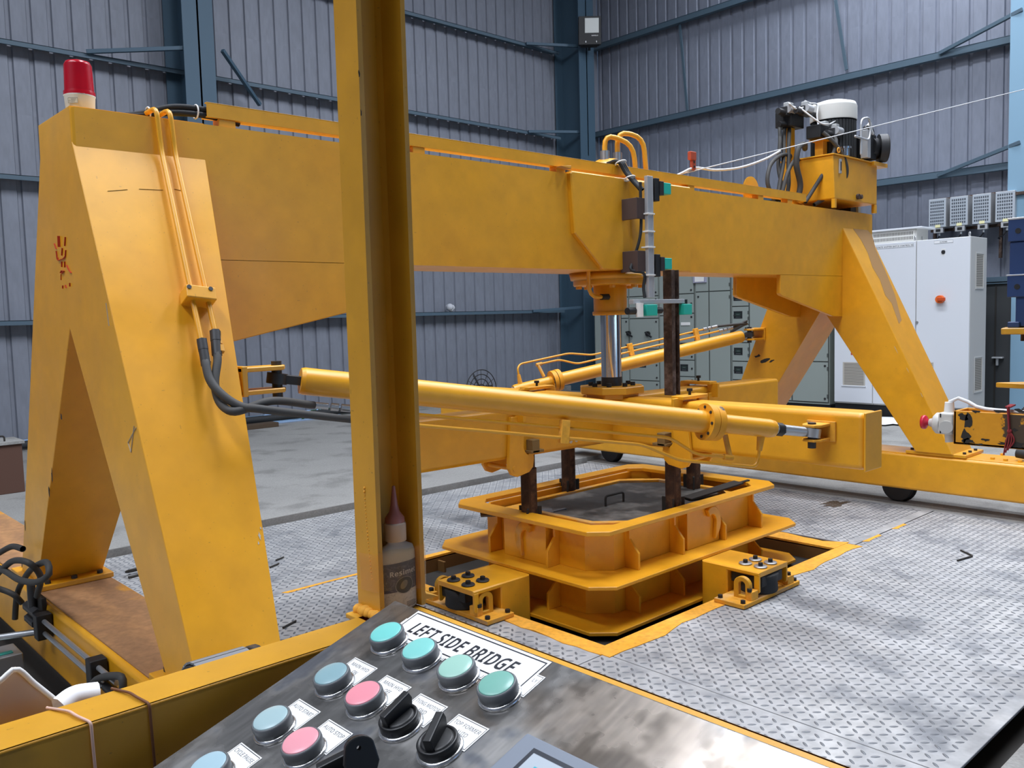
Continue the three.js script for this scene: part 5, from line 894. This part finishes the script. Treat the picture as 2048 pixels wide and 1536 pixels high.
  const dp = thing('dark_panel', 'dark sheet metal panel leaning in the gap right of the white cabinets', 'panel', [13.3, 0, -3.9]); part('sheet', box(13.36, 13.40, .02, 1.86, -4.9, -3.93, .003), mat({ color: 0x35383a, roughness: .7 }), dp); part('top_rail', [box(13.34, 13.40, 1.86, 1.93, -4.9, -3.93, .003), box(13.33, 13.36, 1.83, 1.845, -4.9, -3.93, .002)], M.purlin, dp); for (const z of [-4.6, -4.3]) part('fold', box(13.352, 13.362, .02, 1.83, z - .01, z + .01, .002), M.bare, dp); part('hasp', [box(13.28, 13.36, .78, .8, -4.32, -4.18, .003), box(13.30, 13.33, .68, .78, -4.27, -4.24, .003)], M.alu, dp);
}
// ============================================================ CLAMP STATION AT THE RIGHT EDGE
{
  const x = 3.68, t = thing('clamp_station', 'chipped yellow box arm with yellow plates at the right edge of the view', 'machine arm', [3.9, 0, -.2]);
  part('box_arm', [box(x, x + .012, .985, 1.122, -1.335, .3, .003), box(x, x + .14, .985, .997, -1.335, .3, .003), box(x + .128, x + .14, .985, 1.122, -1.335, .3, .003), box(x, x + .14, .985, 1.122, -1.335, -1.323, .003)], M.worn, t);
  const F = (px, py) => at(px, py, 'x', x - .0006); const Z = V(0, 0, 1), Y = V(0, 1, 0);
  parts('paint_chip', [[1926, 833, .035, .028], [1936, 842, .03, .05], [1930, 872, .035, .05], [1938, 882, .045, .02], [1952, 823, .03, .012], [1972, 880, .03, .01], [1999, 823, .05, .01], [2030, 860, .02, .012], [2036, 890, .04, .02], [1960, 889, .03, .008], [2010, 887, .05, .012], [2040, 822, .04, .014]].map(([a, b, w, h]) => chip(F(a, b), Z, Y, w, h, 11)), M.bare, t);
  part('post', box(3.72, 3.86, 0, 2.0, .1, .3, .006), M.yellow, t);
  const pl = (y, th, pts, nm) => part(nm, prism(pts, 'y', y, y + th, .003), M.lemon, t);
  pl(1.425, .026, [[3.84, -1.215], [4.0, -1.25], [4.1, .3], [3.84, .3]], 'upper_plate'); { const p = at(1992, 768, 'y', 1.205); pl(1.19, .022, [[p.x, p.z], [p.x + .12, p.z + .12], [4.2, -.7], [4.1, .3], [3.8, .3], [p.x - .01, p.z + .05]], 'lower_plate'); }
  part('link', box(3.86, 4.0, 1.0, 1.45, .1, .28, .004), M.yellow, t);
  const navy = mat({ color: 0x1f3a68, roughness: .45 }), b = thing('clamp_block', 'navy blue steel clamp block with round holes standing on the upper yellow plate', 'clamp', [3.95, 1.451, -1.1]);
  const zb = -1.215, fx = 3.9; part('upper_block', box(fx, fx + .16, 1.80, 1.89, zb, zb + .35, .004), navy, b); part('body', box(fx + .008, fx + .15, 1.65, 1.80, zb + .005, zb + .35, .004), navy, b); part('lower_block', [box(fx, fx + .16, 1.575, 1.665, zb, zb + .35, .004), box(fx + .01, fx + .15, 1.455, 1.58, zb + .03, zb + .35, .004), box(fx - .005, fx + .1, 1.451, 1.475, zb + .005, zb + .05, .004)], navy, b);
  part('worn_edge', [box(fx - .002, fx + .165, 1.888, 1.896, zb - .002, zb + .352, .002), box(fx - .002, fx + .1, 1.662, 1.667, zb - .002, zb + .352, .001)], M.alu, b); parts('hole', [1.842, 1.617].map(y => rod([fx + .01, y, zb + .038], [fx - .0012, y, zb + .038], .011, .011, 20)), M.black, b);
  part('bolt', [rod([fx + .06, 1.425, zb + .06], [fx + .06, 1.395, zb + .06], .024, .024, 6)], M.rust, b);
  // emergency stop
  const e = at(1866, 845, 'x', 3.72), s = thing('emergency_stop', 'grey emergency stop box with a red mushroom button on the yellow arm end', 'emergency stop', [3.73, 1.0, -1.39]); const pg = mat({ color: 0xcac8c2, roughness: .5 });
  part('case', [box(3.685, 3.775, 1.02, 1.11, -1.40, -1.338, .01), turned([[.044, 0], [.044, .02], [.034, .03], [.02, .034], [.016, .05], [0, .05]], [3.73, 1.06, -1.398], [0, 0, -1])], pg, s); part('mushroom', turned([[0, .05], [.012, .05], [.014, .06], [.026, .064], [.03, .07], [.028, .08], [0, .086]], [3.73, 1.06, -1.398], [0, 0, -1]), mat({ color: 0xc81e38, roughness: .35 }), s);
  part('gland', [rod([3.73, 1.11, -1.37], [3.73, 1.15, -1.37], .021, .018, 10), rod([3.73, 1.02, -1.37], [3.73, .985, -1.365], .018, .02, 10)], M.white, s); part('side_port', rod([3.70, 1.055, -1.37], [3.655, 1.055, -1.355], .022, .026, 20), pg, s); parts('case_screw', [1.032, 1.098].map(y => box(3.683, 3.686, y - .008, y + .008, -1.39, -1.385, .001)), M.black, s);
  single('white_cable', hose([[3.73, 1.15, -1.37], [3.735, 1.168, -1.35], [3.74, 1.158, -1.31], [3.73, 1.135, -1.26], [3.715, 1.128, -1.15], [3.71, 1.13, -.9], [3.71, 1.13, .2]], .008, 40), M.cable, 'white cable from the emergency stop along the top of the yellow arm', 'cable');
  const co = hose([[3.74, 1.10, -1.10], [3.75, 1.13, -1.085], [3.79, 1.19, -1.04]], .02, 20, 12); const rings = []; for (let i = 0; i < 14; i++) { const k = i / 13; rings.push(new THREE.TorusGeometry(.0205, .003, 6, 16).applyQuaternion(new THREE.Quaternion().setFromUnitVectors(V(0, 0, 1), V(.3, .9, .4).normalize())).translate(3.745 + .045 * k, 1.115 + .075 * k, -1.095 + .055 * k)); } single('conduit', [co, ...rings], M.black, 'black corrugated conduit between the yellow arm and the lower plate', 'conduit');
  const rg = mat({ color: 0x8c2b2f, roughness: .9 }), A = F(2017, 818), B = F(2020, 862), C = F(2022, 880), D = F(2014, 905); single('red_rag', [bar(A.clone().add(V(-.004, .01, 0)), B.clone().add(V(-.004, 0, 0)), .006, .022, .002, V(1, 0, 0)), bar(A.clone().add(V(.05, .012, 0)), A.clone().add(V(-.006, .008, 0)), .022, .006, .002), ...[0, 1, 2, 3].map(i => hose([B.clone().add(V(-.006, .004, 0)), C.clone().add(V(-.008, 0, (i - 1.5) * .009)), D.clone().add(V(-.006, .01 * i - .01, (i - 1.5) * .007))], .003, 10, 5)), new THREE.SphereGeometry(.009, 10, 8).translate(B.x - .006, B.y, B.z)], rg, 'red rag knotted round the chipped yellow arm', 'rag');
  single('black_hose', hose([[6.86, .47, -2.05], [6.84, .46, -1.9], [6.86, .455, -1.6], [6.88, .455, -1.0]], .035, 20, 12), M.rubber, 'thick black hose lying on the right base beam below the chipped arm', 'hose');
}
// ============================================================ THINGS ALONG THE LEFT WALL AND ON THE FLOOR
{
  const fz = -11.2, f = thing('pedestal_fan', 'dark round pedestal fan by the left wall, half hidden behind the lifting cross', 'fan', [9.65, .045, fz]);
  part('guard', [.34, .26, .18, .09].map(r => new THREE.TorusGeometry(r, .008, 6, 40).translate(9.65, .27 + .05, fz)), M.bare, f); part('spokes', Array.from({ length: 12 }, (_, i) => bar([9.65, .32, fz], [9.65 + .34 * Math.cos(i * .5236), .32 + .34 * Math.sin(i * .5236), fz], .006, .006, 0)), M.bare, f); part('hub', rod([9.65, .32, fz - .12], [9.65, .32, fz + .02], .07, .07, 20), M.darkSteel, f);
  const bl = []; for (let i = 0; i < 3; i++) bl.push(bar([9.65, .32, fz - .02], [9.65 + .3 * Math.cos(i * 2.1), .32 + .3 * Math.sin(i * 2.1), fz - .03], .12, .006, .002, V(Math.sin(i), .3, .8))); parts('blade', bl, M.darkSteel, f); part('stand', box(9.4, 9.9, .045, .07, fz - .12, fz + .1, .004), M.bare, f);
  const bag = []; for (let i = 0; i < 7; i++) bag.push(new THREE.SphereGeometry(.045 + .02 * rnd(), 8, 6).translate(9.5 + .08 * (rnd() - .5), 1.735 + .06 * (rnd() - .5), WL + .12 + .06 * rnd())); single('crumpled_bag', bag, mat({ color: 0xb9bcc2, roughness: .8 }), 'small crumpled pale bag caught on the left wall purlin', 'bag');
  const bx = thing('brown_box', 'brown steel box with a wire handle standing by the left wall', 'box', [1.95, .045, -9]); part('body', box(1.55, 2.05, .045, .50, -9.3, -8.95, .006), mat({ color: 0x553a2e, roughness: .8 }), bx); part('lid', box(1.53, 2.07, .50, .53, -9.32, -8.93, .004), M.concrete, bx); part('handle', pipe([[1.72, .53, -9.0], [1.72, .58, -9.0], [1.92, .58, -9.0], [1.92, .53, -9.0]], .008, .03), M.bare, bx);
  { const p = at(500, 862, 'z', -11.6), q = at(552, 862, 'z', -11.6); single('wooden_plank', box(p.x - .6, q.x, .045, .11, -11.7, -11.5, .006), mat({ color: 0x4a3b2c, roughness: .85 }), 'dark wooden plank on the floor at the foot of the left wall', 'plank'); }
  // outside, seen through the gap under the left wall
  const wb = mat({ color: 0xd9d4c6, roughness: .8 }); for (let i = 0; i < 3; i++) single('white_block', box(5.35 + i * .34, 5.68 + i * .34, -.08, .32, -12.9, -12.7, .01), wb, ['leftmost white block outside, seen through the gap under the left wall', 'middle white block outside, seen through the gap under the left wall', 'rightmost white block outside, seen through the gap under the left wall'][i], 'block', 'white blocks outside the gap');
  const leaf = [], lm = mat({ physical: true, color: 0x5d7a35, roughness: .8, transmission: .3, thickness: 0, side: THREE.DoubleSide }); for (let i = 0; i < 420; i++) { const g = new THREE.CircleGeometry(.03 + .03 * rnd(), 5).scale(1, .55, 1).rotateX(rnd() * 6).rotateY(rnd() * 6); leaf.push(g.translate(6.4 + rnd() * 1.5, -.06 + rnd() * .5, -13 - rnd() * .6)); } const bu = single('green_bush', leaf, lm, 'green bush outside, seen through the gap under the left wall', 'bush'); bu.userData.kind = 'stuff';
  // small things on the plates
  const A = at(1915, 1121, 'y', .006), B = at(1946, 1112, 'y', .006), C = at(1922, 1101, 'y', .006); single('hex_key', pipe([A, B, C].map(p => [p.x, .007, p.z]), .0055, .02, 6), M.bare, 'bent black hex key lying on the bright checker plates at right', 'hex key');
  const bits = [[548, 1122, 40, .9], [548, 1132, 30, .5], [1758, 1112, 0, 0]]; for (const [px, py, l, lab] of [[552, 1121, .09, 'short dark rod on the checker plates beside the near left leg, farther one'], [540, 1135, .1, 'short dark rod on the checker plates touching the near left leg'], [566, 1256, .12, 'bent dark wire piece on the checker plates just behind the cross channel']]) { const p = at(px, py, 'y', .006); single('steel_offcut', rod([p.x, .008, p.z], [p.x + l * .8, .008, p.z - l * .35], .005, .005, 8), M.bare, lab, 'steel offcut'); }
  const h = thing('plate_handle', 'dark ring handle lying on the plates between the two left legs', 'handle', [1.5, 0, -4.2]); { const p = at(268, 1148, 'y', .01); part('ring', new THREE.TorusGeometry(.045, .007, 8, 24).rotateX(1.2).translate(p.x, .035, p.z), M.bare, h); part('bar', rod([p.x - .05, .01, p.z + .05], [p.x + .14, .01, p.z + .02], .007), M.bare, h); }
}

renderer.render(scene, camera);
